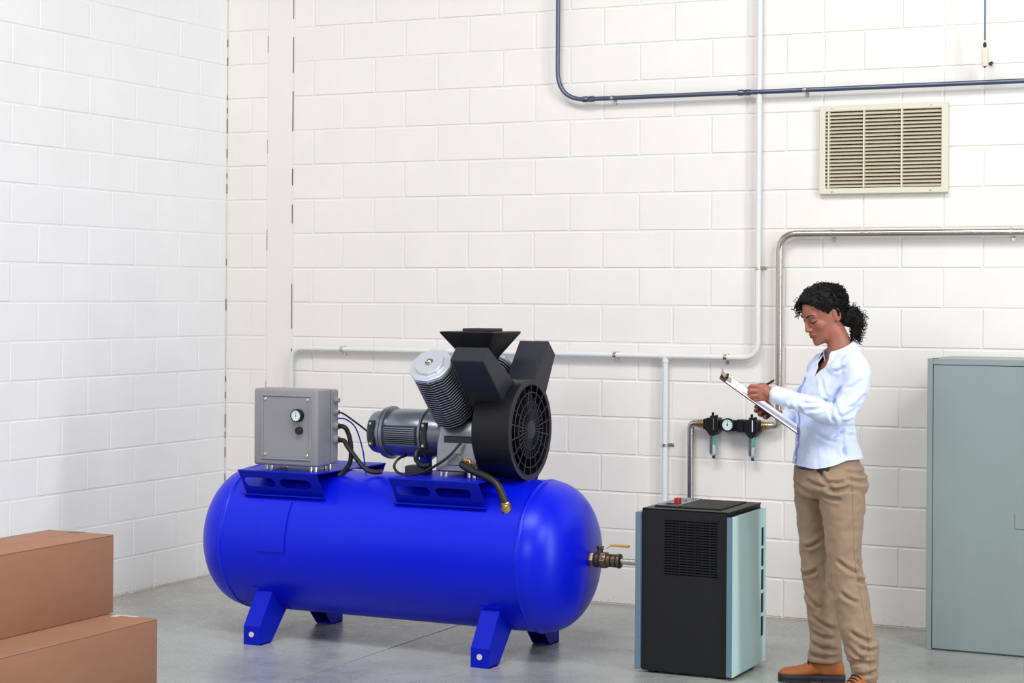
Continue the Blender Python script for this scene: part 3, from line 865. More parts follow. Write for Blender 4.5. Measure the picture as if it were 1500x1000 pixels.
# air ducts from the fan housing to the two cylinders
bm = NB(); prism(bm, [(Y0 - 0.336, 1.442), (Y0 - 0.396, 1.381), (Y0 - 0.150, 1.156), (Y0 - 0.09, 1.15), (Y0 - 0.02, 1.255)], 'X', 2.533, 2.702, 0.005)
part('air_duct', bm, M['black_soft'], ac, 'angular black duct leaning forward')
bm = NB(); prism(bm, [(Y0 + 0.318, 1.461), (Y0 + 0.400, 1.392), (Y0 + 0.300, 1.222), (Y0 + 0.225, 1.08), (Y0 + 0.08, 1.12), (Y0 + 0.10, 1.235), (Y0 + 0.165, 1.275)], 'X', 2.545, 2.702, 0.005)
part('air_duct', bm, M['black_soft'], ac, 'angular black duct leaning back')

# intake hood: upturned truncated pyramid
bm = NB(); t = bmesh.new()
ya, yb = Y0 - 0.16, Y0 + 0.145
lv = [(2.355, 2.637, ya, yb, 1.507), (2.357, 2.635, ya + 0.002, yb - 0.002, 1.498), (2.432, 2.560, Y0 - 0.07, Y0 + 0.065, 1.385), (2.44, 2.55, Y0 - 0.06, Y0 + 0.055, 1.17)]
rings = [[t.verts.new((x, y, z)) for x, y in ((a, c), (b, c), (b, d), (a, d))] for a, b, c, d, z in lv]
for a, b in zip(rings, rings[1:]):
    for i in range(4): t.faces.new((a[i], a[(i + 1) % 4], b[(i + 1) % 4], b[i]))
t.faces.new(rings[0]); t.faces.new(rings[-1][::-1]); bmesh.ops.recalc_face_normals(t, faces=t.faces[:]); bevel(t, 0.003); merge(bm, t)
hd = part('intake_hood', bm, M['black'], ac, 'black funnel shaped intake hood')
bm = NB(); box(bm, 2.432, 2.578, Y0 - 0.075, Y0 + 0.065, 1.506, 1.522, 0.006, 2); part('hood_lid', bm, M['black_soft'], hd)

# discharge hose down to the tank
bm = NB(); tube(bm, spline([(2.500, -1.700, 0.893), (2.503, -1.745, 0.892), (2.572, -1.765, 0.866), (2.645, -1.785, 0.848), (2.702, -1.80, 0.822), (2.735, -1.812, 0.782), (2.757, -1.815, 0.735), (2.766, -1.800, 0.705)]), 0.0175, 14)
dh = part('discharge_hose', bm, M['rubber'], ac)
bm = NB(); lathe(bm, (2.502, -1.69, 0.894), (0, -1, 0), [(0, 0.026), (0.018, 0.026), (0.02, 0.02), (0.034, 0.02), (0.036, 0.023), (0.046, 0.021)], 8); part('hose_fitting', bm, M['brass'], dh)
bm = NB(); ax_ = Vector((0.04, -0.35, -1)).normalized()
ty = Y0 - 0.22; tz = ZC + math.sqrt(RT ** 2 - 0.22 ** 2)
lathe(bm, (2.757, -1.818, 0.742), (0.10, 0.30, -0.95), [(0, 0.0195), (0.006, 0.021), (0.010, 0.018), (0.014, 0.022), (0.022, 0.022), (0.023, 0.026), (0.040, 0.026), (0.042, 0.02), (0.06, 0.02)], 10); part('hose_fitting', bm, M['brass'], dh)

# cables
def cable(name, pts, r, m='rubber', k=8):
    bm = NB(); tube(bm, spline(pts, k), r, 10); part(name, bm, M[m], ac)


xg = cx1 + 0.016
cable('cable', [(xg - 0.01, gly, glz[1]), (xg + 0.02, gly, glz[1] - 0.004), (1.83, -1.62, 1.075), (1.89, -1.57, 1.015), (1.93, Y0 - 0.05, 0.985)], 0.0045)
cable('cable', [(xg - 0.03, gly + 0.03, 1.075), (1.80, -1.62, 1.072), (1.845, -1.60, 1.03), (1.875, -1.585, 0.93), (1.885, -1.58, 0.86), (1.89, -1.575, 0.815)], 0.0035, 'blue_dark')
cable('cable', [(xg - 0.01, gly, glz[2]), (xg + 0.03, gly, glz[2] - 0.002), (1.835, -1.655, 1.01), (1.848, -1.65, 0.95), (1.845, -1.65, 0.87), (1.815, -1.655, 0.825), (1.79, -1.67, 0.80)], 0.0115)
cable('cable', [(xg - 0.01, gly, glz[3]), (xg + 0.03, gly, glz[3] - 0.004), (1.835, -1.66, 0.945), (1.89, -1.655, 0.88), (1.93, -1.65, 0.84), (1.97, -1.64, 0.825), (2.01, -1.63, 0.828)], 0.0115)
cable('cable', [(2.13, Y0 - 0.06, 0.91), (2.115, -1.66, 0.895), (2.11, -1.69, 0.862), (2.15, -1.715, 0.835), (2.22, -1.735, 0.832), (2.31, -1.745, 0.855), (2.42, -1.745, 0.92), (2.475, -1.71, 0.99)], 0.0065)
cable('cable', [(2.285, Y0 - 0.06, 0.962), (2.24, -1.61, 0.965), (2.205, -1.63, 0.94), (2.21, -1.655, 0.90), (2.26, -1.69, 0.875), (2.31, -1.70, 0.878)], 0.013)
cable('cable', [(1.44, -1.63, 1.02), (1.385, -1.60, 1.03), (1.372, -1.60, 0.95), (1.375, -1.61, 0.83)], 0.004, 'conduit')

# ball valve at the tank's end
zv = ZC; xv = X1 + DC
bm = NB(); lathe(bm, (xv - 0.004, Y0, zv), (1, 0, 0), [(0, 0.030), (0.002, 0.035), (0.020, 0.035), (0.024, 0.032)], 6); 
bv = part('ball_valve', bm, M['bronze'], ac, 'bronze ball valve')
bm = NB(); lathe(bm, (xv + 0.018, Y0, zv), (1, 0, 0), [(0, 0.032), (0.006, 0.036), (0.024, 0.036), (0.030, 0.028), (0.034, 0.036), (0.052, 0.038), (0.062, 0.036), (0.068, 0.028)], 20); part('valve_body', bm, M['bronze'], bv)
bm = NB(); lathe(bm, (xv + 0.052, Y0, zv), (1, 0, 0), [(0, 0.034), (0.003, 0.040), (0.026, 0.040), (0.03, 0.034)], 6); part('hex', bm, M['bronze'], bv)
bm = NB(); lathe(bm, (xv + 0.082, Y0, zv), (1, 0, 0), [(0, 0.026), (0.002, 0.031), (0.018, 0.031), (0.022, 0.024), (0.026, 0.031), (0.044, 0.031), (0.048, 0.026), (0.052, 0.034), (0.064, 0.034), (0.068, 0.02)], 20); part('union_nut', bm, M['bronze'], bv)
bm = NB(); cyl(bm, (xv + 0.045, Y0, zv + 0.03), (xv + 0.045, Y0, zv + 0.048), 0.0125, n=12); cyl(bm, (xv + 0.045, Y0, zv + 0.050), (xv + 0.045, Y0, zv + 0.064), 0.0165, n=6); part('stem', bm, M['bronze'], bv)
bm = NB()
pth = rounded([(xv + 0.026, Y0, zv + 0.048), (xv + 0.070, Y0, zv + 0.048), (xv + 0.100, Y0, zv + 0.070), (xv + 0.185, Y0 - 0.004, zv + 0.069)], 0.012, 4)
q = bmesh.new(); A = []
for p_ in pth: A.append([q.verts.new((p_.x, p_.y + w_, p_.z)) for w_ in (-0.011, 0.011)])
for a, b in zip(A, A[1:]): q.faces.new((a[0], a[1], b[1], b[0]))
bmesh.ops.solidify(q, geom=q.faces[:], thickness=0.008); merge(bm, q); part('lever', bm, M['bronze'], bv)
bm = NB(); box(bm, xv + 0.098, xv + 0.190, Y0 - 0.016, Y0 + 0.008, zv + 0.065, zv + 0.075, 0.004, 2); part('lever_grip', bm, M['lever'], bv, 'yellow lever grip')

op = thing('outlet_pipe', 'short bright steel pipe joining the ball valve to the dryer', 'pipe', (3.3, Y0, zv))
bm = NB(); cyl(bm, (xv + 0.14, Y0, zv), (3.352, Y0, zv), 0.0145, n=16); part('run', bm, M['steel'], op)

# ------------------------------------------------------------------ air dryer
dr = thing('air_dryer', 'black and pale teal refrigerated air dryer standing on the floor', 'dryer', (3.57, -1.45, 0.0))
dx0, dx1, dyf, dyb, dz0, dz1 = 3.369, 3.768, -1.67, -1.205, 0.028, 0.731
gx0, gx1, gz0, gz1 = 3.474, 3.724, 0.440, 0.688
bm = NB(); box(bm, dx0 + 0.002, dx1 - 0.002, dyf + 0.012, dyb, dz0, dz1 - 0.004, 0.002)
core = part('casing', bm, M['dryer'], dr, 'charcoal casing')
NR, NC = 21, 7
pw_, ph_ = (gx1 - gx0) / NC, (gz1 - gz0) / NR
holes = [rect(gx0 + c * pw_ + 0.0012, gx0 + (c + 1) * pw_ - 0.0012, gz0 + r * ph_ + 0.003, gz0 + (r + 1) * ph_ - 0.003) for c in range(NC) for r in range(NR)]
bm = NB()
plate(bm, rect(gx0 - 0.004, gx1 + 0.004, gz0 - 0.004, gz1 + 0.004), holes, lambda s, t, d: (s, dyf + d, t), 0.008)
part('front_grille', bm, M['dryer'], dr, 'slotted front grille', kind='stuff')
bm = NB()
plate(bm, rect(dx0, dx1, 0.012, dz1), [rect(gx0 - 0.004, gx1 + 0.004, gz0 - 0.004, gz1 + 0.004)], lambda s, t, d: (s, dyf - 0.001 + d, t), 0.011)
part('front_panel', bm, M['dryer'], dr)
bm = NB(); box(bm, gx0 - 0.004, gx1 + 0.004, dyf + 0.0095, dyf + 0.0125, gz0 - 0.004, gz1 + 0.004); part('grille_backing', bm, M['void'], dr)
bm = NB(); box(bm, dx0, dx1 + 0.002, dyf - 0.001, dyb, dz1 - 0.005, dz1 + 0.003, 0.002); part('top_panel', bm, M['dryer'], dr)
# ribbed top grille
bm = NB(); tx0, tx1, ty0, ty1 = 3.512, 3.708, -1.605, -1.262
n = 26
for j in range(n):
    y = ty0 + (ty1 - ty0) * (j + 0.5) / n; box(bm, tx0, tx1, y - 0.004, y + 0.004, dz1 + 0.003, dz1 + 0.010)
for x in np.linspace(tx0, tx1, 12): box(bm, x - 0.002, x + 0.002, ty0, ty1, dz1 + 0.003, dz1 + 0.008)
part('top_grille', bm, M['dryer'], dr, 'ribbed top grille', kind='stuff')
bm = NB(); plate(bm, rect(3.404, 3.716, -1.612, -1.255), [rect(3.512, 3.708, -1.605, -1.262)], lambda s, t, d: (s, t, dz1 + 0.003 + d), 0.006); part('grille_frame', bm, M['dryer'], dr)
bm = NB(); box(bm, 3.409, 3.506, -1.604, -1.264, dz1 + 0.008, dz1 + 0.013, 0.002); cpn = part('control_panel', bm, M['motor'], dr, 'shiny control panel')
bm = NB(); box(bm, 3.470, 3.493, -1.545, -1.505, dz1 + 0.012, dz1 + 0.04, 0.003); part('red_switch', bm, M['red'], cpn, 'red switch')
for x, y, r_ in ((3.43, -1.58, 0.008), (3.45, -1.54, 0.006), (3.435, -1.45, 0.008), (3.47, -1.40, 0.008), (3.44, -1.36, 0.006), (3.48, -1.33, 0.008)):
    bm = NB(); cyl(bm, (x, y, dz1 + 0.012), (x, y, dz1 + 0.02), r_, n=10); part('indicator', bm, M['steel'], cpn)
bm = NB(); box(bm, 3.44, 3.475, -1.575, -1.545, dz1 + 0.012, dz1 + 0.016, 0.002); part('display', bm, M['void'], cpn)
# teal side panels, the right one with five slots near its back edge
sz = ((0.629, 0.545), (0.533, 0.452), (0.438, 0.345), (0.330, 0.240), (0.225, 0.134))
ya, yb = -1.688, -1.224
bm = NB(); plate(bm, rect(ya, yb, 0.016, 0.716), [rect(-1.292, -1.250, b_, a_) for a_, b_ in sz], lambda s, t, d: (3.800 - d, s, t), 0.005)
sp = part('side_panel', bm, M['teal'], dr, 'pale teal side panel with slots')
bm = NB(); box(bm, 3.772, 3.7985, ya - 0.001, ya + 0.006, 0.016, 0.714, 0.001); part('folded_edge', bm, M['teal_edge'], sp)
bm = NB(); box(bm, 3.768, 3.7935, ya + 0.02, yb - 0.002, 0.02, 0.712); part('slot_backing', bm, M['void'], sp)
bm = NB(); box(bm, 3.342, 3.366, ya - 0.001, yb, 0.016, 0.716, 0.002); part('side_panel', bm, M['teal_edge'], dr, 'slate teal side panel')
for x in (3.41, 3.73):
    for y in (-1.63, -1.25):
        bm = NB(); lathe(bm, (x, y, 0.0), (0, 0, 1), [(0, 0.022), (0.004, 0.024), (0.02, 0.02), (0.03, 0.018)], 14); part('foot', bm, M['rubber'], dr)

# ------------------------------------------------------------------ cabinet at the right edge
cbn = thing('metal_cabinet', 'tall grey green metal cabinet against the wall at the right edge', 'cabinet', (4.83, -0.3, 0.0))
kx0, kx1, kyf, kyb, kz1 = 4.373, 5.30, -0.53, -0.03, 1.390
bm = NB()
box(bm, kx0, kx1, kyf + 0.02, kyb, 0.0, kz1 - 0.001, 0.002)
body = part('carcass', bm, M['cabinet'], cbn)
bm = NB(); box(bm, kx0, kx0 + 0.026, kyf, kyf + 0.022, 0.0, kz1, 0.0015); part('frame_post', bm, M['cabinet'], cbn)
bm = NB(); box(bm, kx1 - 0.026, kx1, kyf, kyf + 0.022, 0.0, kz1, 0.0015); part('frame_post', bm, M['cabinet'], cbn)
bm = NB(); box(bm, kx0 + 0.027, kx1 - 0.027, kyf, kyf + 0.022, kz1 - 0.028, kz1, 0.0015); part('frame_rail', bm, M['cabinet'], cbn)
bm = NB(); box(bm, kx0 + 0.029, kx1 - 0.029, kyf + 0.001, kyf + 0.0185, 0.008, kz1 - 0.031, 0.002); dpn = part('door', bm, M['cabinet'], cbn)
bm = NB(); box(bm, 4.790, 4.93, kyf - 0.004, kyf + 0.003, 0.60, 0.672, 0.0015); part('label_holder', bm, M['cabinet'], dpn)
bm = NB(); cyl(bm, (kx0 + 0.032, kyf + 0.006, kz1 - 0.045), (kx0 + 0.032, kyf + 0.006, kz1 - 0.005), 0.0045, n=8); box(bm, kx0 + 0.024, kx0 + 0.05, kyf + 0.002, kyf + 0.02, kz1 - 0.002, kz1 + 0.003); part('hinge', bm, M['conduit'], cbn)

# ------------------------------------------------------------------ cardboard boxes
def carton(name, label, x0, x1, y0, y1, z0, z1, tear):
    t = thing(name, label, 'box', ((x0 + x1) / 2, (y0 + y1) / 2, z0), None)
    bm = NB(); box(bm, x0, x1, y0, y1, z0 + 0.001, z1 - 0.004, 0.004, 2); part('carton', bm, M['card'], t)
    xm = (x0 + x1) / 2
    for a, b in ((x0, xm - 0.002), (xm + 0.002, x1)):
        bm = NB(); box(bm, a, b, y0, y1, z1 - 0.005, z1, 0.002); part('flap', bm, M['card'], t)
    bm = NB(); box(bm, xm - 0.05, xm + 0.02, y1 - 0.035, y1 + 0.0012, z1 - 0.0005, z1 + 0.0008)
    box(bm, xm - 0.05, xm + 0.02, y1, y1 + 0.0012, z1 - 0.07, z1 + 0.0008); part('tape', bm, M['tape'], t)
    if tear:
        bm = NB(); box(bm, x1 - 0.20, x1 - 0.09, y1 - 0.018, y1 - 0.002, z1, z1 + 0.0008); box(bm, x1 - 0.20, x1 - 0.17, y1 - 0.05, y1 - 0.018, z1, z1 + 0.0008); part('torn_label', bm, M['label'], t)
    return t


carton('cardboard_box', 'lower brown cardboard box with torn label, at the lower left corner', 1.30, 1.893, -4.60, -3.255, 0.0, 0.36, True)
carton('cardboard_box', 'upper brown cardboard box stacked on the other by the left wall', 1.318, 1.655, -4.40, -3.232, 0.36, 0.683, False)

# ------------------------------------------------------------------ the woman with the clipboard
# person frame: a = her picture-right, b = away from the lens, z up; P() takes it to the world
PO = Vector((4.207, -1.630, 0.0)); PA = Vector((0.9607, 0.2774, 0)); PB = Vector((-0.2774, 0.9607, 0))
PM = Matrix(((PA.x, PB.x, 0, PO.x), (PA.y, PB.y, 0, PO.y), (0, 0, 1, 0), (0, 0, 0, 1)))
YT = math.radians(30)
FW = np.array([-math.cos(YT), -math.sin(YT), 0]); LF = np.array([math.sin(YT), -math.cos(YT), 0])


def smooth_rows(rows, k=5):
    """Catmull-Rom through rows of numbers"""
    R = np.array(rows, float); R = np.vstack([2 * R[0] - R[1], R, 2 * R[-1] - R[-2]]); out = []
    for i in range(1, len(R) - 2):
        for j in range(k):
            t = j / k; a, b, c, d = R[i - 1:i + 3]
            out.append(0.5 * ((2 * b) + (c - a) * t + (2 * a - 5 * b + 4 * c - d) * t * t + (-a + 3 * b - 3 * c + d) * t ** 3))
    out.append(R[-2]); return np.array(out)


def loft(bm, rings):
    vs = [[bm.verts.new(p) for p in r] for r in rings]; n = len(vs[0])
    for a, b in zip(vs, vs[1:]):
        for i in range(n): bm.faces.new((a[i], a[(i + 1) % n], b[(i + 1) % n], b[i]))
    bm.faces.new(vs[0][::-1]); bm.faces.new(vs[-1])


def trunk(bm, rows, n=40, grow=0.0, ex=2.3):
    """rows: z, ca, cb, rf, rl  (horizontal superellipses turned with the torso)"""
    rings = []
    for z, ca, cb, rf, rl in smooth_rows(rows):
        ring = []
        for i in range(n):
            t = 2 * PI * i / n; c, s = math.cos(t), math.sin(t)
            c = math.copysign(abs(c) ** (2 / ex), c); s = math.copysign(abs(s) ** (2 / ex), s)
            ring.append(np.array([ca, cb, z]) + FW * c * (rf + grow) + LF * s * (rl + grow))
        rings.append(ring)
    loft(bm, rings)


def limb(bm, rows, n=24, k=5, grow=0.0):
    """rows: a, b, z, r"""
    R = smooth_rows(rows, k); tube(bm, [Vector(r[:3]) for r in R], [max(0.002, r[3] + grow) for r in R], n)
    for e in (R[0], R[-1]): sphere(bm, e[:3], max(0.002, e[3] + grow) * 0.98, 2)


def leg_loft(bm, rows, n=32, grow=0.0):
    """rows: z, ca, cb, ra, rb - horizontal ellipses in the a/b frame"""
    rings = []
    for z, ca, cb, ra, rb in smooth_rows(rows):
        rings.append([np.array([ca + (ra + grow) * math.cos(2 * PI * i / n), cb + (rb + grow) * math.sin(2 * PI * i / n), z]) for i in range(n)])
    loft(bm, rings)


def remesh(bm, voxel, smooth=4, fac=0.5):
    me = bpy.data.meshes.new('tmp'); bmesh.ops.recalc_face_normals(bm, faces=bm.faces[:]); bm.to_mesh(me); bm.free()
    o = bpy.data.objects.new('tmp', me); COL.objects.link(o)
    r = o.modifiers.new('r', 'REMESH'); r.mode = 'VOXEL'; r.voxel_size = voxel
    if smooth:
        s = o.modifiers.new('s', 'SMOOTH'); s.factor = fac; s.iterations = smooth
    dg = bpy.context.evaluated_depsgraph_get()
    out = bpy.data.meshes.new_from_object(o.evaluated_get(dg))
    bpy.data.objects.remove(o); bpy.data.meshes.remove(me); return out


def coords(me):
    a = np.empty(len(me.vertices) * 3); me.vertices.foreach_get('co', a); return a.reshape(-1, 3)


def normals(me):
    a = np.empty(len(me.vertices) * 3); me.vertices.foreach_get('normal', a); return a.reshape(-1, 3)


def put(me, co): me.vertices.foreach_set('co', np.ascontiguousarray(co).ravel()); me.update()


def creases(me, segs, facing=True):
    """folds in cloth: a groove along each a/z segment with a soft ridge to either side, on the half turned that way"""
    co = coords(me); nr = normals(me); disp = np.zeros(len(co)); P2 = co[:, [0, 2]]
    wgt = np.clip(-nr[:, 1] * 3 + 0.6, 0, 1) if facing else np.ones(len(co))
    for (p, q, amp, sg) in segs:
        p = np.array(p); q = np.array(q); d = q - p; L = np.linalg.norm(d) + 1e-9
        t = ((P2 - p) @ d) / L ** 2; tc = np.clip(t, 0, 1)
        perp = np.array([-d[1], d[0]]) / L
        s = (P2 - p) @ perp + 0.004 * np.sin(tc * 3.1)          # slightly bowed
        end = np.exp(-(np.maximum(0, np.abs(t - 0.5) - 0.38) / 0.16) ** 2)
        disp += end * amp * (-np.exp(-(s / sg) ** 2) + 0.55 * np.exp(-((s - 2.1 * sg) / (1.3 * sg)) ** 2) + 0.4 * np.exp(-((s + 2.1 * sg) / (1.3 * sg)) ** 2))
    put(me, co + nr * (disp * wgt)[:, None])


def ripple(me, amp, scale, stretch=(1, 1, 1), seed=0.0):
    co = coords(me); nr = normals(me)
    d = np.array([noise.noise(Vector((c[0] * scale * stretch[0] + seed, c[1] * scale * stretch[1], c[2] * scale * stretch[2]))) for c in co])
    put(me, co + nr * (d * amp)[:, None])


def drop_faces(me, mask):
    """delete faces whose corners are all masked"""
    bm = bmesh.new(); bm.from_mesh(me); bm.verts.ensure_lookup_table()
    fs = [f for f in bm.faces if all(mask[v.index] for v in f.verts)]
    bmesh.ops.delete(bm, geom=fs, context='FACES')
    bd = [v for v in bm.verts if any(e.is_boundary for e in v.link_edges)]
    for _ in range(8):
        new = {v: sum((e.other_vert(v).co for e in v.link_edges if e.is_boundary), Vector()) / max(1, sum(e.is_boundary for e in v.link_edges)) for v in bd}
        for v, c in new.items(): v.co = v.co * 0.4 + c * 0.6
    bm.to_mesh(me); bm.free()


woman = thing('person', 'woman in pale blue shirt, khaki trousers and tan boots, head bowed, writing on a clipboard', 'person', tuple(PO))


def wear(name, me_or_bm, m, label=None, parent=None, ang=1.2):
    if isinstance(me_or_bm, bpy.types.Mesh): me_or_bm.transform(PM)
    else: me_or_bm.transform(PM)
    return part(name, me_or_bm, m, parent or woman, label, ang)


# ---- head, in its own frame: x forward, y left, z up from the chin; turned, bowed and set on the neck
HC = Vector((-0.025, 0.0, 1.600))
_p, _y = math.radians(22), math.radians(30)
HF = Vector((FW[0], FW[1], 0)); HL = Vector((LF[0], LF[1], 0))


def H(x, y, z):
    zr = z - 0.110
    x2 = x * math.cos(_p) + zr * math.sin(_p); z2 = -x * math.sin(_p) + zr * math.cos(_p)
    return HC + HF * x2 + HL * y + Vector((0, 0, z2))


HEAD = [(0.000, 0.078, 0.052, 0.018), (0.008, 0.084, 0.022, 0.034), (0.020, 0.0845, -0.006, 0.0445), (0.034, 0.081, -0.030, 0.0515), (0.050, 0.083, -0.062, 0.0575),
        (0.066, 0.0835, -0.082, 0.0615), (0.082, 0.083, -0.091, 0.0645), (0.100, 0.0815, -0.097, 0.0672), (0.118, 0.0800, -0.101, 0.0690), (0.136, 0.0855, -0.104, 0.0705),
        (0.155, 0.0855, -0.104, 0.0715), (0.175, 0.0785, -0.100, 0.0700), (0.192, 0.066, -0.088, 0.0635), (0.207, 0.045, -0.066, 0.050), (0.217, 0.020, -0.040, 0.031), (0.222, -0.004, -0.016, 0.009)]


def head_rings(grow=None, n=48):
    rings = []
    for z, xf, xb, w in smooth_rows(HEAD, 3):
        xc = xf * 0.12 + xb * 0.22; ring = []
        for i in range(n):
            t = 2 * PI * i / n; c, s = math.cos(t), math.sin(t)
            ex = 2.25 if c > 0 else 2.05
            c2 = math.copysign(abs(c) ** (2 / ex), c); s2 = math.copysign(abs(s) ** (2 / ex), s)
            x = xc + (xf - xc if c > 0 else xc - xb) * c2; y = w * s2
            if grow: x, y, zz = grow(x, y, z)
            else: zz = z
            ring.append(H(x, y, zz))
        rings.append(ring)
    return rings


bb = NB()
loft(bb, head_rings())


def hb(x, y, z, r, sc=(1, 1, 1)):
    sphere(bb, (0, 0, 0), r, 2, sc); 
    vs = bb.verts[-162:] if False else None


def hball(x, y, z, r, sx=1, sy=1, sz=1):
    t = bmesh.new(); bmesh.ops.create_icosphere(t, subdivisions=2, radius=r)
    for v in t.verts: v.co = H(x + v.co.x * sx, y + v.co.y * sy, z + v.co.z * sz)
    merge(bb, t)


def hchain(bm, rows, n=12):
    R = smooth_rows(rows, 4); tube(bm, [H(*r[:3]) for r in R], [r[3] for r in R], n)


hchain(bb, [(0.078, 0, 0.130, 0.0085), (0.086, 0, 0.112, 0.0082), (0.0915, 0, 0.094, 0.0092), (0.0945, 0, 0.080, 0.0112)])
hball(0.0945, 0, 0.079, 0.0110)
for s in (-1, 1):
    hball(0.0865, s * 0.0112, 0.0755, 0.0086)                    # nostril wings
    hball(0.0505, s * 0.038, 0.088, 0.0275)                        # cheek bone
    hball(0.064, s * 0.031, 0.1155, 0.0165, 1, 1.15, 0.9)        # lidded eyeball
    hball(0.044, s * 0.0305, 0.036, 0.0205)                        # lower cheek
hchain(bb, [(0.060, -0.052, 0.134, 0.010), (0.0745, -0.026, 0.138, 0.012), (0.076, 0, 0.136, 0.011), (0.0745, 0.026, 0.138, 0.012), (0.060, 0.052, 0.134, 0.010)])
hball(0.073, 0, 0.013, 0.0165, 1, 1.3, 1)                        # chin
hchain(bb, [(0.076, -0.020, 0.051, 0.005), (0.0845, -0.008, 0.057, 0.0066), (0.0845, 0.008, 0.057, 0.0066), (0.076, 0.020, 0.051, 0.005)])
hchain(bb, [(0.075, -0.018, 0.049, 0.005), (0.0825, 0, 0.0435, 0.008), (0.075, 0.018, 0.049, 0.005)])
for s in (-1, 1):                                                # ears
    e = lambda u, v, r: (-0.022 - 0.10 * v + u, s * 0.0700 + s * (-0.25 * u), 0.112 + v, r)
    t = bmesh.new(); bmesh.ops.create_icosphere(t, subdivisions=2, radius=1)
    for v in t.verts: v.co = H(-0.020 + v.co.x * 0.0135, s * (0.0690 + v.co.y * 0.006), 0.110 + v.co.z * 0.026)
    merge(bb, t)
    rim = []
    for i in range(15):
        a = math.radians(-30 + 285 * i / 14)
        rim.append((-0.021 - 0.0165 * math.sin(a) * -1 * -1, s * (0.0745 + 0.004 * (1 if 3 < i < 12 else 0)), 0.112 + 0.030 * math.cos(a), 0.0042))
    hchain(bb, rim[:-2], 8)
    hball(-0.013, s * 0.0715, 0.083, 0.0065, 1, 0.7, 1.2)
# neck, trunk, arms, legs (slim, inside the clothes), feet
limb(bb, [(0.012, -0.004, 1.545, 0.050), (0.036, 0.0, 1.500, 0.0500), (0.046, 0.0, 1.46, 0.054), (0.054, 0.0, 1.415, 0.064)], 28)
TR = [(0.940, 0.002, 0, 0.132, 0.188), (0.985, 0.000, 0, 0.126, 0.176), (1.05, -0.006, 0, 0.112, 0.158), (1.12, -0.011, 0, 0.105, 0.141), (1.17, -0.008, 0, 0.106, 0.139),
      (1.225, 0.004, 0, 0.118, 0.146), (1.275, 0.016, 0, 0.122, 0.155), (1.33, 0.030, 0, 0.112, 0.164), (1.375, 0.044, 0, 0.096, 0.166), (1.405, 0.052, 0, 0.082, 0.148), (1.43, 0.056, 0, 0.070, 0.112), (1.452, 0.056, 0, 0.062, 0.078)]
trunk(bb, [(0.86, 0.008, 0, 0.118, 0.175)] + TR, grow=-0.024)
NA = [(0.098, -0.125, 1.388, 0.058), (0.118, -0.158, 1.362, 0.0575), (0.112, -0.182, 1.300, 0.0530), (0.078, -0.200, 1.225, 0.0480), (0.040, -0.206, 1.188, 0.0465), (-0.010, -0.204, 1.194, 0.0455), (-0.080, -0.200, 1.222, 0.0425), (-0.150, -0.195, 1.246, 0.0375), (-0.222, -0.190, 1.268, 0.0345)]
FA = [(-0.020, 0.118, 1.385, 0.056), (-0.045, 0.150, 1.350, 0.054), (-0.035, 0.162, 1.25, 0.049), (-0.010, 0.145, 1.135, 0.046), (-0.075, 0.115, 1.128, 0.042), (-0.140, 0.078, 1.142, 0.037), (-0.192, 0.046, 1.160, 0.033)]
limb(bb, NA[:-1] + [(-0.205, -0.191, 1.262, 0.037)], grow=-0.016)
limb(bb, [(-0.19, -0.1915, 1.258, 0.026), (-0.232, -0.190, 1.270, 0.0235), (-0.255, -0.189, 1.274, 0.026)], 16)
limb(bb, FA, grow=-0.016)
limb(bb, [(-0.18, 0.052, 1.155, 0.024), (-0.215, 0.036, 1.170, 0.0225)], 16)
NL = [(0.86, 0.055, -0.082, 0.098, 0.110), (0.80, 0.060, -0.088, 0.095, 0.100), (0.68, 0.067, -0.100, 0.081, 0.085), (0.556, 0.071, -0.112, 0.071, 0.077), (0.507, 0.081, -0.116, 0.073, 0.077), (0.417, 0.097, -0.124, 0.0735, 0.075), (0.34, 0.112, -0.130, 0.0735, 0.075),
      (0.25, 0.132, -0.137, 0.0765, 0.074), (0.205, 0.1425, -0.140, 0.073, 0.074), (0.116, 0.1555, -0.143, 0.058, 0.074), (0.072, 0.1555, -0.144, 0.056, 0.072)]
FL = [(0.86, -0.055, 0.075, 0.088, 0.105), (0.80, -0.066, 0.085, 0.078, 0.097), (0.65, -0.058, 0.098, 0.068, 0.082), (0.504, -0.047, 0.110, 0.067, 0.074), (0.382, -0.030, 0.120, 0.070, 0.073), (0.243, -0.011, 0.130, 0.067, 0.073), (0.148, -0.007, 0.136, 0.0705, 0.074), (0.092, -0.010, 0.139, 0.0755, 0.075)]
leg_loft(bb, NL[:-1] + [(0.03, 0.165, -0.140, 0.05, 0.052)], grow=-0.032)
leg_loft(bb, FL[:-1] + [(0.03, 0.02, 0.138, 0.065, 0.052)], grow=-0.032)

# ---- hands (left hand holds the pen, right hand holds the board from below)


def finger(bm, pts, r0, r1):
    R = smooth_rows([(*p, r0 + (r1 - r0) * i / (len(pts) - 1)) for i, p in enumerate(pts)], 4)
    tube(bm, [Vector(r[:3]) for r in R], [r[3] for r in R], 12); sphere(bm, R[-1][:3], R[-1][3], 2)
    for p in pts[1:-1]: sphere(bm, p, r0 * 1.05, 2)


def palm(bm, rows, n=18):
    """rows: centre, up-vector half height, thickness half, given as (c, u, t) with u and t vectors"""
    rings = []
    for c, u, t in rows:
        c, u, t = map(np.array, (c, u, t))
        rings.append([c + u * math.copysign(abs(math.cos(2 * PI * i / n)) ** 0.75, math.cos(2 * PI * i / n)) + t * math.copysign(abs(math.sin(2 * PI * i / n)) ** 0.75, math.sin(2 * PI * i / n)) for i in range(n)])
    loft(bm, rings)


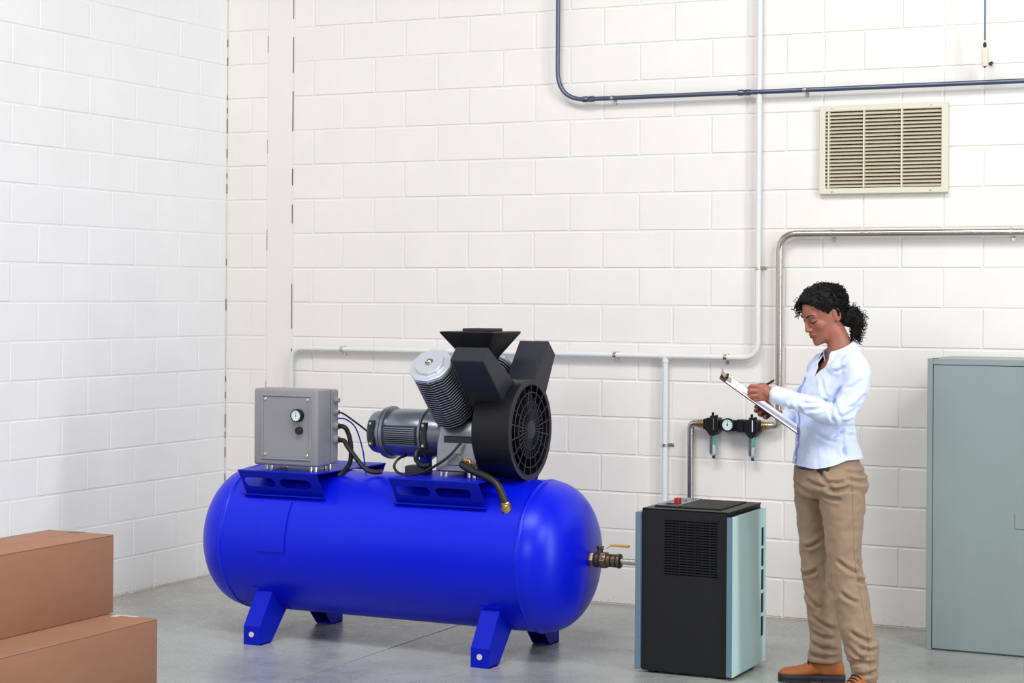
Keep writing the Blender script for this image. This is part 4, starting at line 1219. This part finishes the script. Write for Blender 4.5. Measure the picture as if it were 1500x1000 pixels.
palm(bb, [((-0.226, -0.190, 1.268), (0, 0, 0.023), (0, 0.017, 0)), ((-0.246, -0.190, 1.272), (0.002, 0, 0.029), (0, 0.0165, 0)), ((-0.270, -0.190, 1.275), (-0.004, 0, 0.036), (0, 0.015, 0)), ((-0.291, -0.192, 1.274), (-0.006, 0.002, 0.036), (0, 0.012, 0)), ((-0.297, -0.192, 1.274), (-0.006, 0.002, 0.032), (0, 0.009, 0))])
fz = 0.004
finger(bb, [(-0.292, -0.196, 1.300), (-0.322, -0.190, 1.301), (-0.331, -0.168, 1.290), (-0.322, -0.150, 1.276)], 0.0098, 0.0076)
finger(bb, [(-0.297, -0.198, 1.281), (-0.328, -0.192, 1.280), (-0.331, -0.168, 1.268), (-0.317, -0.154, 1.259)], 0.0100, 0.0078)
finger(bb, [(-0.294, -0.196, 1.262), (-0.321, -0.190, 1.259), (-0.322, -0.168, 1.251), (-0.307, -0.158, 1.248)], 0.0095, 0.0074)
finger(bb, [(-0.286, -0.192, 1.246), (-0.307, -0.186, 1.2445), (-0.307, -0.168, 1.242), (-0.294, -0.160, 1.242)], 0.0084, 0.0066)
finger(bb, [(-0.252, -0.178, 1.294), (-0.276, -0.160, 1.304), (-0.302, -0.148, 1.298), (-0.322, -0.143, 1.284)], 0.0112, 0.0080)
# right hand: palm up under the board, fingers curled over towards the near edge, thumb round the far edge on to the paper
palm(bb, [((-0.205, 0.040, 1.167), (-0.006, -0.018, 0.010), (0.006, 0.0, 0.013)), ((-0.228, 0.026, 1.172), (-0.010, -0.030, 0.006), (0.007, 0, 0.014)), ((-0.252, 0.006, 1.182), (-0.012, -0.036, 0.004), (0.008, 0, 0.013)), ((-0.270, -0.006, 1.190), (-0.012, -0.036, 0.004), (0.007, 0, 0.010))])
finger(bb, [(-0.268, 0.024, 1.193), (-0.292, 0.002, 1.196), (-0.308, -0.026, 1.205), (-0.300, -0.050, 1.212)], 0.0092, 0.0075)
finger(bb, [(-0.270, 0.004, 1.188), (-0.296, -0.024, 1.184), (-0.308, -0.056, 1.190), (-0.299, -0.078, 1.200)], 0.0096, 0.0077)
finger(bb, [(-0.262, -0.014, 1.180), (-0.282, -0.046, 1.170), (-0.292, -0.078, 1.176), (-0.284, -0.098, 1.188)], 0.0092, 0.0074)
finger(bb, [(-0.248, -0.028, 1.172), (-0.262, -0.060, 1.160), (-0.270, -0.088, 1.164), (-0.264, -0.104, 1.174)], 0.0082, 0.0066)
finger(bb, [(-0.232, 0.042, 1.182), (-0.250, 0.050, 1.205), (-0.268, 0.036, 1.236), (-0.284, 0.010, 1.247)], 0.0108, 0.0080)
body = remesh(bb, 0.0029, 5)
# even out the cheeks and jaw
hl = coords(body)
hd_ = hl - np.array(HC); x2_ = hd_ @ np.array(HF); yy_ = hd_ @ np.array(HL); z2_ = hd_[:, 2]
xx_ = x2_ * math.cos(_p) - z2_ * math.sin(_p); zz_ = x2_ * math.sin(_p) + z2_ * math.cos(_p) + 0.110
wm = ((np.abs(yy_) > 0.021) & (np.abs(yy_) < 0.12) & (xx_ > -0.012) & (zz_ > 0.0) & (zz_ < 0.101)) | ((zz_ > 0.145) & (zz_ < 0.2) & (xx_ > 0.03) & (np.abs(yy_) < 0.1)) | ((zz_ < 0.035) & (zz_ > -0.02) & (xx_ > 0.01) & (np.abs(yy_) < 0.1))
ed = np.empty(len(body.edges) * 2, int); body.edges.foreach_get('vertices', ed); ed = ed.reshape(-1, 2)
ed = ed[wm[ed[:, 0]] | wm[ed[:, 1]]]
for _ in range(40):
    sm = np.zeros_like(hl); ct_ = np.zeros(len(hl))
    np.add.at(sm, ed[:, 0], hl[ed[:, 1]]); np.add.at(sm, ed[:, 1], hl[ed[:, 0]]); np.add.at(ct_, ed.ravel(), 1)
    hl[wm] += 0.55 * (sm[wm] / np.maximum(ct_[wm], 1)[:, None] - hl[wm])
put(body, hl)
BV = coords(body).copy()
wear('body', body, M['skin'])
bvh = BVHTree.FromPolygons([Vector(c) for c in BV], [tuple(p.vertices) for p in body.polygons])


def on_face(x, y, z, off=0.001):
    """point on the face skin straight in front of head-frame (y, z)"""
    o = H(0.16, y * 1.3, z); d = (H(0.0, y * 0.9, z) - o).normalized()
    h = bvh.ray_cast(o, d, 0.3)
    return (h[0] if h[0] is not None else H(x, y, z)) - d * off


def face_ribbon(name, rows, m, label=None):
    """rows: y, z, half-width; a soft ridge lying on the skin"""
    bm = NB(); R = smooth_rows(rows, 5)
    tube(bm, [on_face(0.09, r[0], r[1], 0.0) for r in R], [r[2] for r in R], 8)
    wear(name, bm, m, label)


for s in (-1, 1):
    face_ribbon('eyebrow', [(s * 0.011, 0.1335, 0.0022), (s * 0.022, 0.1385, 0.0030), (s * 0.036, 0.1425, 0.0026), (s * 0.050, 0.1385, 0.0012)], M['hair'], 'dark eyebrow')
    face_ribbon('eyelashes', [(s * 0.0155, 0.1125, 0.0012), (s * 0.022, 0.1075, 0.0020), (s * 0.031, 0.1055, 0.0024), (s * 0.040, 0.1075, 0.0024), (s * 0.047, 0.1115, 0.0018)], M['hair'], 'dark eyelashes')
    face_ribbon('nostril', [(s * 0.006, 0.0705, 0.0020), (s * 0.010, 0.0700, 0.0024), (s * 0.0135, 0.0715, 0.0016)], M['void'])
face_ribbon('lips', [(-0.022, 0.0515, 0.0012), (-0.012, 0.0555, 0.0024), (-0.004, 0.0575, 0.0029), (0, 0.0568, 0.0027), (0.004, 0.0575, 0.0029), (0.012, 0.0555, 0.0024), (0.022, 0.0515, 0.0012)], M['lip'], 'upper lip')
face_ribbon('lips', [(-0.020, 0.0490, 0.0012), (-0.010, 0.0460, 0.0030), (0, 0.0448, 0.0037), (0.010, 0.0460, 0.0030), (0.020, 0.0490, 0.0012)], M['lip'], 'lower lip')

# ---- hair: cap over the skull, curls on it, and a curly tail behind


def hairline(x):
    return float(np.interp(x, [-0.11, -0.07, -0.045, -0.030, -0.018, -0.004, 0.004, 0.020, 0.040, 0.056, 0.070, 0.090], [0.02, 0.035, 0.055, 0.085, 0.142, 0.136, 0.118, 0.132, 0.154, 0.176, 0.197, 0.206]))


def cap(x, y, z):
    m = (z - hairline(x)) / 0.010; m = 1 / (1 + math.exp(-m * 2.2))
    th = -0.012 + m * (0.012 + 0.014 + 0.010 * min(1, max(0, (z - 0.12) / 0.08)))
    r = math.hypot(x + 0.01, y) + 1e-6
    up = max(0.0, (z - 0.17) / 0.05)
    th *= 1 + 0.25 * noise.noise(Vector((x, y, z)) * 55) if m > 0.5 else 1
    return x + (x + 0.01) / r * th * (1 - 0.35 * up), y + y / r * th * (1 - 0.35 * up), z + th * up * 0.8


hm = NB(); loft(hm, head_rings(cap, 72))
hair_me = remesh(hm, 0.004, 1)
ripple(hair_me, 0.006, 110); ripple(hair_me, 0.004, 48, seed=4)
hco = coords(hair_me).copy(); hnr = normals(hair_me).copy()
hobj = wear('hair', hair_me, M['hair'], 'curly black hair pulled back', ang=3.0)
HI = np.array(H(0, 0, 0.110))


def inv_head(p):
    d = Vector(p) - HC; x2 = d.dot(HF); y = d.dot(HL); z2 = d.z
    return x2 * math.cos(_p) - z2 * math.sin(_p), y, x2 * math.sin(_p) + z2 * math.cos(_p) + 0.110


def curl(bm, p, d, length, rad, turns, thick, n=5, sag=0.0):
    d = Vector(d).normalized(); u, v, _ = frame(d); ph = random.random() * 6.28; pts = []; k = max(8, int(turns * 8))
    for i in range(k + 1):
        t = i / k; rr = rad * (0.5 + 0.5 * min(1, t * 3))
        pts.append(Vector(p) + d * length * t + (u * math.cos(ph + turns * 6.28 * t) + v * math.sin(ph + turns * 6.28 * t)) * rr + Vector((0, 0, -sag * t * t)))
    tube(bm, pts, [thick * (1 - 0.5 * i / k) for i in range(k + 1)], n)


cb_ = NB(); cnt = 0
idx = rng.permutation(len(hco))
for i in idx:
    x, y, z = inv_head(hco[i])
    if z < hairline(x) + 0.008: continue
    if cnt > 950: break
    nrm = Vector(hnr[i]); back = Vector((-HF.x, -HF.y, 0.0)) * 0.9
    d = (nrm * 0.35 + back + Vector((random.uniform(-.5, .5), random.uniform(-.5, .5), random.uniform(-.4, .4)))).normalized()
    front = x > 0.045
    curl(cb_, Vector(hco[i]) - nrm * 0.003, d, random.uniform(0.010, 0.022), random.uniform(0.0035, 0.0065), random.uniform(1.2, 2.4), 0.0022)
    cnt += 1
# loose curls over the far side of the forehead
for i in range(46):
    y = random.uniform(-0.062, -0.012); z = random.uniform(0.168, 0.208)
    x = 0.078 - abs(y) * 0.22 - max(0, z - 0.18) * 0.9
    p_ = H(x, y, z); d = (HF * random.uniform(0.5, 1.2) + HL * random.uniform(-0.9, -0.1) + Vector((0, 0, random.uniform(-0.9, 0.35)))).normalized()
    curl(cb_, p_, d, random.uniform(0.018, 0.040), random.uniform(0.004, 0.007), random.uniform(1.5, 2.6), 0.0019, sag=random.uniform(0, 0.012))
for i in range(7):
    curl(cb_, H(0.064, -0.055 + 0.004 * i, 0.172), (HF * 0.35 + HL * -0.35 + Vector((0, 0, -1))).normalized(), random.uniform(0.035, 0.055), 0.005, 3.2, 0.0018)
wear('curls', cb_, M['hair'], parent=hobj, ang=3.0)
pt = NB()
for c, r, sc in (((0.078, 0.0, 1.592), 0.034, (1.0, 1, 1.2)), ((0.094, 0.0, 1.600), 0.036, (1.0, 1, 1.1)), ((0.118, 0.0, 1.580), 0.034, (0.85, 1.0, 1.2)), ((0.112, 0.0, 1.540), 0.027, (0.85, 1.0, 1.5))): sphere(pt, c, r, 3, sc)
pm_ = remesh(pt, 0.004, 2); ripple(pm_, 0.006, 70)
pco = coords(pm_).copy(); pnr = normals(pm_).copy()
tail = wear('ponytail', pm_, M['hair'], 'loose curly ponytail', ang=3.0)
ct = NB()
for i in rng.permutation(len(pco))[:250]:
    p_ = Vector(pco[i]); n_ = Vector(pnr[i])
    if p_.x < 0.085: continue
    d = (n_ + Vector((0.25, 0, -0.55)) + Vector((random.uniform(-.4, .4), random.uniform(-.4, .4), random.uniform(-.4, .4)))).normalized()
    curl(ct, p_ - n_ * 0.004, d, random.uniform(0.014, 0.036), random.uniform(0.003, 0.006), random.uniform(1.5, 3), 0.0016, sag=0.006)
for i in range(26):
    curl(ct, (random.uniform(0.095, 0.135), random.uniform(-0.025, 0.025), random.uniform(1.515, 1.54)), (random.uniform(-.15, .3), random.uniform(-.2, .2), -1), random.uniform(0.025, 0.055), 0.005, 3, 0.0017)
wear('curls', ct, M['hair'], parent=tail, ang=3.0)

# ---- shirt
sb = NB()
trunk(sb, [(0.90, 0.002, 0, 0.136, 0.192)] + TR, grow=0.004)
for s in (-1, 1):
    c = np.array([0.012, 0, 1.258]) + FW * 0.074 + LF * s * 0.070
    sphere(sb, c, 0.058, 3, (1, 1, 0.95))
limb(sb, NA, 28, 6); limb(sb, FA, 28, 6)
# tails of loose cloth under the upper arm and at the elbow
limb(sb, [(0.05, -0.10, 1.37, 0.06), (0.075, -0.12, 1.31, 0.05), (0.07, -0.10, 1.26, 0.045)], 20)
shirt = remesh(sb, 0.0042, 5)
SC = [((0.091, 1.22), (0.15, 1.273)), ((0.066, 1.185), (0.125, 1.229)), ((0.066, 1.158), (0.112, 1.179)), ((0.032, 1.138), (0.108, 1.131)), ((0.006, 1.228), (0.023, 1.159)),
      ((0.027, 1.249), (0.047, 1.181)), ((-0.105, 1.236), (-0.011, 1.240)), ((-0.044, 1.097), (0.058, 1.063)), ((0.065, 1.047), (0.075, 1.009)), ((0.022, 1.366), (0.064, 1.388)),
      ((-0.046, 1.374), (-0.012, 1.4)), ((-0.182, 1.222), (-0.156, 1.192)), ((-0.156, 1.220), (-0.130, 1.188)), ((-0.122, 1.215), (-0.100, 1.182)), ((-0.079, 1.209), (-0.011, 1.227)),
      ((0.049, 1.116), (0.109, 1.091)), ((0.058, 1.125), (0.067, 1.022)), ((0.05, 1.30), (0.02, 1.22)), ((-0.03, 1.33), (-0.01, 1.26)), ((0.085, 1.30), (0.13, 1.335)), ((0.09, 1.12), (0.02, 1.09))]
creases(shirt, [(p, q, 0.0085, 0.0068) for p, q in SC])
ripple(shirt, 0.0055, 15, (1, 1, 1.6)); ripple(shirt, 0.0022, 42, (1, 1, 0.7), 3)
# hem, neck opening
sc = coords(shirt)
hem = np.interp(sc[:, 0], [-0.16, -0.138, -0.052, 0.025, 0.076, 0.15], [0.963, 0.958, 0.952, 0.972, 0.994, 0.998])
below = sc[:, 2] < hem
fwd = (sc - np.array([0.05, 0, 0])) @ FW; lat = (sc - np.array([0.05, 0, 0])) @ LF
vz0, vz1 = 1.335, 1.475
vopen = (fwd > 0.0) & (sc[:, 2] > vz0) & (np.abs(lat) < 0.003 + 0.42 * (sc[:, 2] - vz0))
nk = np.hypot(sc[:, 0] - 0.050, sc[:, 1])
vopen |= (nk < 0.060) & (sc[:, 2] > 1.425)
s2 = sc.copy(); s2[below, 2] = np.maximum(s2[below, 2], hem[below]); 
put(shirt, s2)
drop_faces(shirt, below | vopen)
SB = BVHTree.FromPolygons([Vector(c) for c in coords(shirt)], [tuple(p.vertices) for p in shirt.polygons])
bms = bmesh.new(); bms.from_mesh(shirt); bmesh.ops.solidify(bms, geom=bms.faces[:], thickness=0.0015); bms.to_mesh(shirt); bms.free()
sh = wear('shirt', shirt, M['shirt'], 'pale blue long sleeved shirt')


def on_shirt(lat_, z, off=0.0015):
    c = np.array([0.02, 0, z]) + LF * lat_
    o = Vector(c + FW * 0.4); d = Vector(-FW)
    h = SB.ray_cast(o, d, 0.6)
    return (h[0] - d * off) if h[0] is not None else None


PL = -0.062
bm = NB(); prev = None
for z in np.linspace(1.335, 0.958, 60):
    r = [on_shirt(PL + l, z, 0.0018) for l in (-0.010, 0.0, 0.010)]
    if not all(r) or max(float(np.dot(np.array(p_) - np.array([0.012, 0, 0]), FW)) for p_ in r) > 0.150: prev = None; continue
    row = [bm.verts.new(p_) for p_ in r]
    if prev:
        for i in range(2): bm.faces.new((prev[i], prev[i + 1], row[i + 1], row[i]))
    prev = row
bmesh.ops.recalc_face_normals(bm, faces=bm.faces[:]); bmesh.ops.solidify(bm, geom=bm.faces[:], thickness=0.002)
wear('placket', bm, M['placket'], 'blue edged button placket', sh)
for z in np.linspace(1.12, 0.99, 3):
    p_ = on_shirt(PL, z, 0.003)
    if p_:
        bm = NB(); lathe(bm, p_, Vector(FW), [(0, 0.005), (0.002, 0.005), (0.0025, 0.003)], 10); wear('button', bm, M['shirt_trim'], parent=sh)
# collar: stand and fall, open at the front
bm = NB(); rows = []
for i in range(37):
    t = -1 + 2 * i / 36; a = t * math.radians(150)                # 0 = nape
    back = Vector((-FW[0], -FW[1], 0)); side = Vector((LF[0], LF[1], 0))
    dr_ = back * math.cos(a) + side * math.sin(a)
    zt = 1.500 - 0.046 * (1 - math.cos(a)) / 2 * 1.25
    op_ = 0.010 * max(0, abs(t) - 0.6) / 0.4
    cen = Vector((0.048, 0, 0)) + Vector((FW[0], FW[1], 0)) * 0.004
    fall = 0.036 + 0.018 * max(0, abs(t) - 0.55) / 0.45
    prof = [(0.060, zt - 0.044), (0.0570 + op_, zt - 0.012), (0.0575 + op_, zt), (0.0620 + op_, zt + 0.001), (0.073 + op_, zt - 0.012), (0.087 + op_ * 1.4, zt - fall)]
    rows.append([bm.verts.new(cen + dr_ * r + Vector((0, 0, z))) for r, z in prof])
for a, b in zip(rows, rows[1:]):
    for i in range(5): bm.faces.new((a[i], b[i], b[i + 1], a[i + 1]))
bmesh.ops.recalc_face_normals(bm, faces=bm.faces[:]); bmesh.ops.solidify(bm, geom=bm.faces[:], thickness=0.0022)
wear('collar', bm, M['shirt_trim'], 'white pointed collar', sh)
for (p0, p1, r0, r1) in (((-0.178, -0.1925, 1.254), (-0.232, -0.190, 1.271), 0.0385, 0.0365), ((-0.160, 0.066, 1.149), (-0.198, 0.044, 1.162), 0.036, 0.0345)):
    bm = NB(); ax_ = Vector(p1) - Vector(p0); L_ = ax_.length
    lathe(bm, p0, ax_, [(0, r0 - 0.003), (0.002, r0), (L_ - 0.002, r1), (L_, r1 - 0.001), (L_ - 0.001, r1 - 0.004), (L_ * 0.4, r1 - 0.006)], 28, caps=False); wear('cuff', bm, M['shirt_trim'], parent=sh)

# ---- trousers
tb = NB()
trunk(tb, [(1.035, -0.004, 0, 0.104, 0.150), (0.985, -0.002, 0, 0.118, 0.166), (0.94, 0.004, 0, 0.130, 0.186), (0.89, 0.011, 0, 0.137, 0.200), (0.85, 0.009, 0, 0.130, 0.190), (0.82, 0.006, 0, 0.108, 0.165)], grow=-0.003)
leg_loft(tb, NL); leg_loft(tb, FL)
tro = remesh(tb, 0.0046, 5)
TC = [((-0.091, 0.898), (-0.003, 0.88)), ((0.074, 0.946), (0.166, 0.935)), ((-0.003, 0.865), (0.084, 0.882)), ((0.079, 0.919), (0.166, 0.903)), ((-0.14, 0.877), (-0.061, 0.839)),
      ((-0.108, 0.473), (-0.049, 0.499)), ((0.043, 0.571), (0.12, 0.524)), ((0.125, 0.495), (0.172, 0.482)), ((0.127, 0.569), (0.159, 0.506)), ((0.085, 0.217), (0.147, 0.171)),
      ((0.094, 0.14), (0.166, 0.185)), ((0.137, 0.213), (0.206, 0.206)), ((-0.069, 0.176), (0.036, 0.151)), ((-0.058, 0.292), (0.032, 0.241)), ((0.123, 0.102), (0.205, 0.118)),
      ((-0.001, 0.516), (0.019, 0.398)), ((-0.097, 0.394), (-0.038, 0.337)), ((0.058, 0.439), (0.126, 0.402)), ((-0.02, 0.845), (0.05, 0.83)), ((0.0, 0.90), (0.07, 0.905)), ((-0.03, 0.93), (0.02, 0.87)),
      ((-0.06, 0.22), (0.03, 0.20)), ((0.10, 0.28), (0.18, 0.24)), ((0.10, 0.165), (0.2, 0.15)), ((-0.07, 0.125), (0.04, 0.118)), ((-0.09, 0.60), (-0.03, 0.63))]
creases(tro, [(p, q, 0.0100, 0.0080) for p, q in TC])
ripple(tro, 0.0065, 13, (1, 1, 1.2), 9); ripple(tro, 0.0026, 36, (1, 1, 1.0), 5)
tv = coords(tro); tmask = (tv[:, 2] < 0.0935) & (tv[:, 0] < 0.08) & (tv[:, 1] > 0) | (tv[:, 2] < 0.0735)
drop_faces(tro, tmask)
TB = BVHTree.FromPolygons([Vector(c) for c in coords(tro)], [tuple(p.vertices) for p in tro.polygons])
trs = wear('trousers', tro, M['khaki'], 'khaki twill trousers')
SEAM = [(0.098, 0.93), (0.103, 0.79), (0.109, 0.624), (0.12, 0.526), (0.144, 0.4), (0.169, 0.255), (0.176, 0.18), (0.182, 0.10)]
bm = NB(); run = []
for a, z in smooth_rows(SEAM, 12):
    h = TB.ray_cast(Vector((a, -0.5, z)), Vector((0, 1, 0)), 0.8)
    if h[0] is not None: run.append(h[0])
tube(bm, run, 0.0020, 6); wear('side_seam', bm, M['stitch'], parent=trs)
bm = NB(); prev = None
for l in np.linspace(-0.13, 0.075, 26):
    row = []
    for dz in (0.0, 0.011, 0.022):
        c = np.array([0.0, 0, 0.938 + dz + 0.006 * (l + 0.13) / 0.2]) + LF * l
        h = TB.ray_cast(Vector(c + FW * 0.4), Vector(-FW), 0.5)
        if h[0] is not None: row.append(bm.verts.new(h[0] + Vector(FW) * 0.0015))
    if len(row) == 3:
        if prev:
            for i in range(2): bm.faces.new((prev[i], prev[i + 1], row[i + 1], row[i]))
        prev = row
bmesh.ops.recalc_face_normals(bm, faces=bm.faces[:]); bmesh.ops.solidify(bm, geom=bm.faces[:], thickness=0.003)
wear('belt', bm, M['belt'], 'dark belt', trs)
bm = NB(); q = bmesh.new(); pts = []
for (a, z) in ((-0.052, 0.950), (-0.030, 0.930), (0.004, 0.952), (0.006, 0.972), (-0.03, 0.966)):
    h = TB.ray_cast(Vector((a, -0.5, z)), Vector((0, 1, 0)), 0.8); y_ = (h[0].y if h[0] is not None else -0.14) - 0.006
    pts.append(q.verts.new((a, y_, z)))
q.faces.new(pts); bmesh.ops.solidify(q, geom=q.faces[:], thickness=0.004); merge(bm, q); wear('belt_end', bm, M['belt'], parent=trs)

# ---- boots


def boot(ca, cb, ang, floor_z=0.0):
    """heel centre, heading of the toe (radians from picture-left, towards the lens)"""
    d = np.array([-math.cos(ang), -math.sin(ang), 0]); w = np.array([d[1], -d[0], 0]); o = np.array([ca, cb, 0])
    prof = [(-0.004, 0.020, 0.052, 0.030), (0.004, 0.032, 0.088, 0.028), (0.03, 0.040, 0.105, 0.028), (0.07, 0.041, 0.110, 0.028), (0.105, 0.041, 0.106, 0.030), (0.135, 0.043, 0.094, 0.028), (0.165, 0.047, 0.078, 0.026), (0.20, 0.049, 0.066, 0.026),
            (0.235, 0.046, 0.060, 0.026), (0.262, 0.036, 0.053, 0.027), (0.276, 0.022, 0.042, 0.029), (0.279, 0.010, 0.036, 0.031)]
    bm = NB(); rings = []; n = 26
    for t, hw, top, bot in smooth_rows(prof, 4):
        ring = []
        for i in range(n):
            a = 2 * PI * i / n; c, s = math.cos(a), math.sin(a)
            c = math.copysign(abs(c) ** 0.75, c); s = math.copysign(abs(s) ** (0.6 if s < 0 else 0.95), s)
            mid = bot + (top - bot) * 0.42
            z = mid + (top - mid) * s if s > 0 else mid + (mid - bot) * s
            k = 1.0 if s <= 0 else 1 - 0.25 * s
            ring.append(o + d * t + w * hw * c * k + np.array([0, 0, z]))
        rings.append(ring)
    loft(bm, rings)
    tube(bm, [Vector(o + d * 0.048 + np.array([0, 0, z])) for z in (0.06, 0.09, 0.112)], [0.040, 0.041, 0.040], 24)
    me = remesh(bm, 0.004, 4); ripple(me, 0.0012, 40)
    up = wear('boot', me, M['leather'], 'tan leather work boot')
    bm = NB(); out = []
    for t, hw, top, bot in smooth_rows(prof, 4): out.append((t, hw + 0.004))
    L_ = [o + d * (t - (0.004 if t < 0.1 else -0.004)) + w * hw for t, hw in out]; R_ = [o + d * (t - (0.004 if t < 0.1 else -0.004)) - w * hw for t, hw in out]
    for z0, z1, sel in ((0.010, 0.034, (0, 99)), (0.0, 0.012, (0, 16)), (0.0, 0.012, (21, 99))):
        i0, i1 = sel; Lp, Rp = L_[i0:i1], R_[i0:i1]
        poly = Lp + Rp[::-1]; q = bmesh.new()
        f = q.faces.new([q.verts.new(p + np.array([0, 0, z1])) for p in poly])
        ex = bmesh.ops.extrude_face_region(q, geom=[f])
        for v in [g for g in ex['geom'] if isinstance(g, bmesh.types.BMVert)]: v.co.z = z0
        bmesh.ops.recalc_face_normals(q, faces=q.faces[:]); merge(bm, q)
    bevel(bm, 0.002)
    wear('sole', bm, M['sole'], 'dark sole', up)
    for j, (t, z) in enumerate(((0.118, 0.102), (0.136, 0.092), (0.152, 0.084))):
        bm = NB()
        tube(bm, spline([Vector(o + d * (t - 0.004) + w * 0.026 + np.array([0, 0, z - 0.012])), Vector(o + d * t + w * 0.012 + np.array([0, 0, z + 0.001])), Vector(o + d * (t + 0.002) - w * 0.012 + np.array([0, 0, z + 0.001])), Vector(o + d * (t - 0.004) - w * 0.026 + np.array([0, 0, z - 0.012]))], 5), 0.0036, 8)
        wear('lace', bm, M['lace'], 'dark boot lace', up)


boot(0.072, 0.140, math.radians(2))
boot(0.186, -0.122, math.radians(55))

# ---- clipboard and pen (held: things of their own)
n0, n1 = Vector((-0.455, -0.205, 1.334)), Vector((-0.126, -0.205, 1.104))     # near long edge
Wv = Vector((-0.002, 0.215, 0.020)); Lv = (n1 - n0); Ln = Lv.length; Lh = Lv.normalized(); Wh = Wv.normalized(); Nn = Lh.cross(Wh).normalized()
if Nn.z < 0: Nn = -Nn
CBM = lambda u, v, w: PM @ (n0 + Lh * u + Wh * v + Nn * w)
clip = thing('clipboard', 'brown clipboard with white paper and copper clip, held by the woman', 'clipboard', tuple(CBM(Ln / 2, 0.108, 0)))


def slab(u0, u1, v0, v1, w0, w1, bev=0.0008):
    bm = NB(); box(bm, u0, u1, v0, v1, w0, w1, bev)
    for v in bm.verts: v.co = CBM(*v.co)
    bmesh.ops.recalc_face_normals(bm, faces=bm.faces[:]); return bm


part('backing_board', slab(0, Ln, 0, 0.216, -0.0035, 0), M['board'], clip)
part('paper', slab(0.030, Ln - 0.006, 0.004, 0.212, 0.0003, 0.0016, 0.0003), M['paper'], clip)
part('clip_bar', slab(0.012, 0.052, 0.045, 0.170, 0.0018, 0.006, 0.001), M['clip'], clip)
bm = slab(0.0, 0.030, 0.055, 0.160, 0.006, 0.010, 0.001)
part('clip_lever', bm, M['clip'], clip)
bm = NB(); tube(bm, [CBM(0.026, 0.050, 0.010), CBM(0.026, 0.165, 0.010)], 0.006, 10); part('clip_spring', bm, M['void'], clip)
bm = NB(); q = bmesh.new(); q.faces.new([q.verts.new(CBM(u, v, w)) for u, v, w in ((0.004, 0.06, 0.011), (0.004, 0.155, 0.011), (-0.012, 0.14, 0.026), (-0.012, 0.075, 0.026))]); bmesh.ops.solidify(q, geom=q.faces[:], thickness=0.0015); merge(bm, q)
part('clip_tab', bm, M['clip'], clip)

pt0, pt1 = Vector((-0.330, -0.142, 1.262)), Vector((-0.231, -0.172, 1.325))
pen = thing('pen', 'dark pen held in the hand of the woman', 'pen', tuple(PM @ pt0))
dv = (pt1 - pt0).normalized()
bm = NB(); cyl(bm, PM @ (pt0 + dv * 0.012), PM @ pt1, 0.0046, n=12); part('barrel', bm, M['rubber'], pen)
bm = NB(); cyl(bm, PM @ pt0, PM @ (pt0 + dv * 0.013), 0.0008, 0.0042, 12); part('nib', bm, M['steel'], pen)
bm = NB(); cyl(bm, PM @ (pt1 - dv * 0.002), PM @ (pt1 + dv * 0.004), 0.0038, n=10); part('cap', bm, M['rubber'], pen)
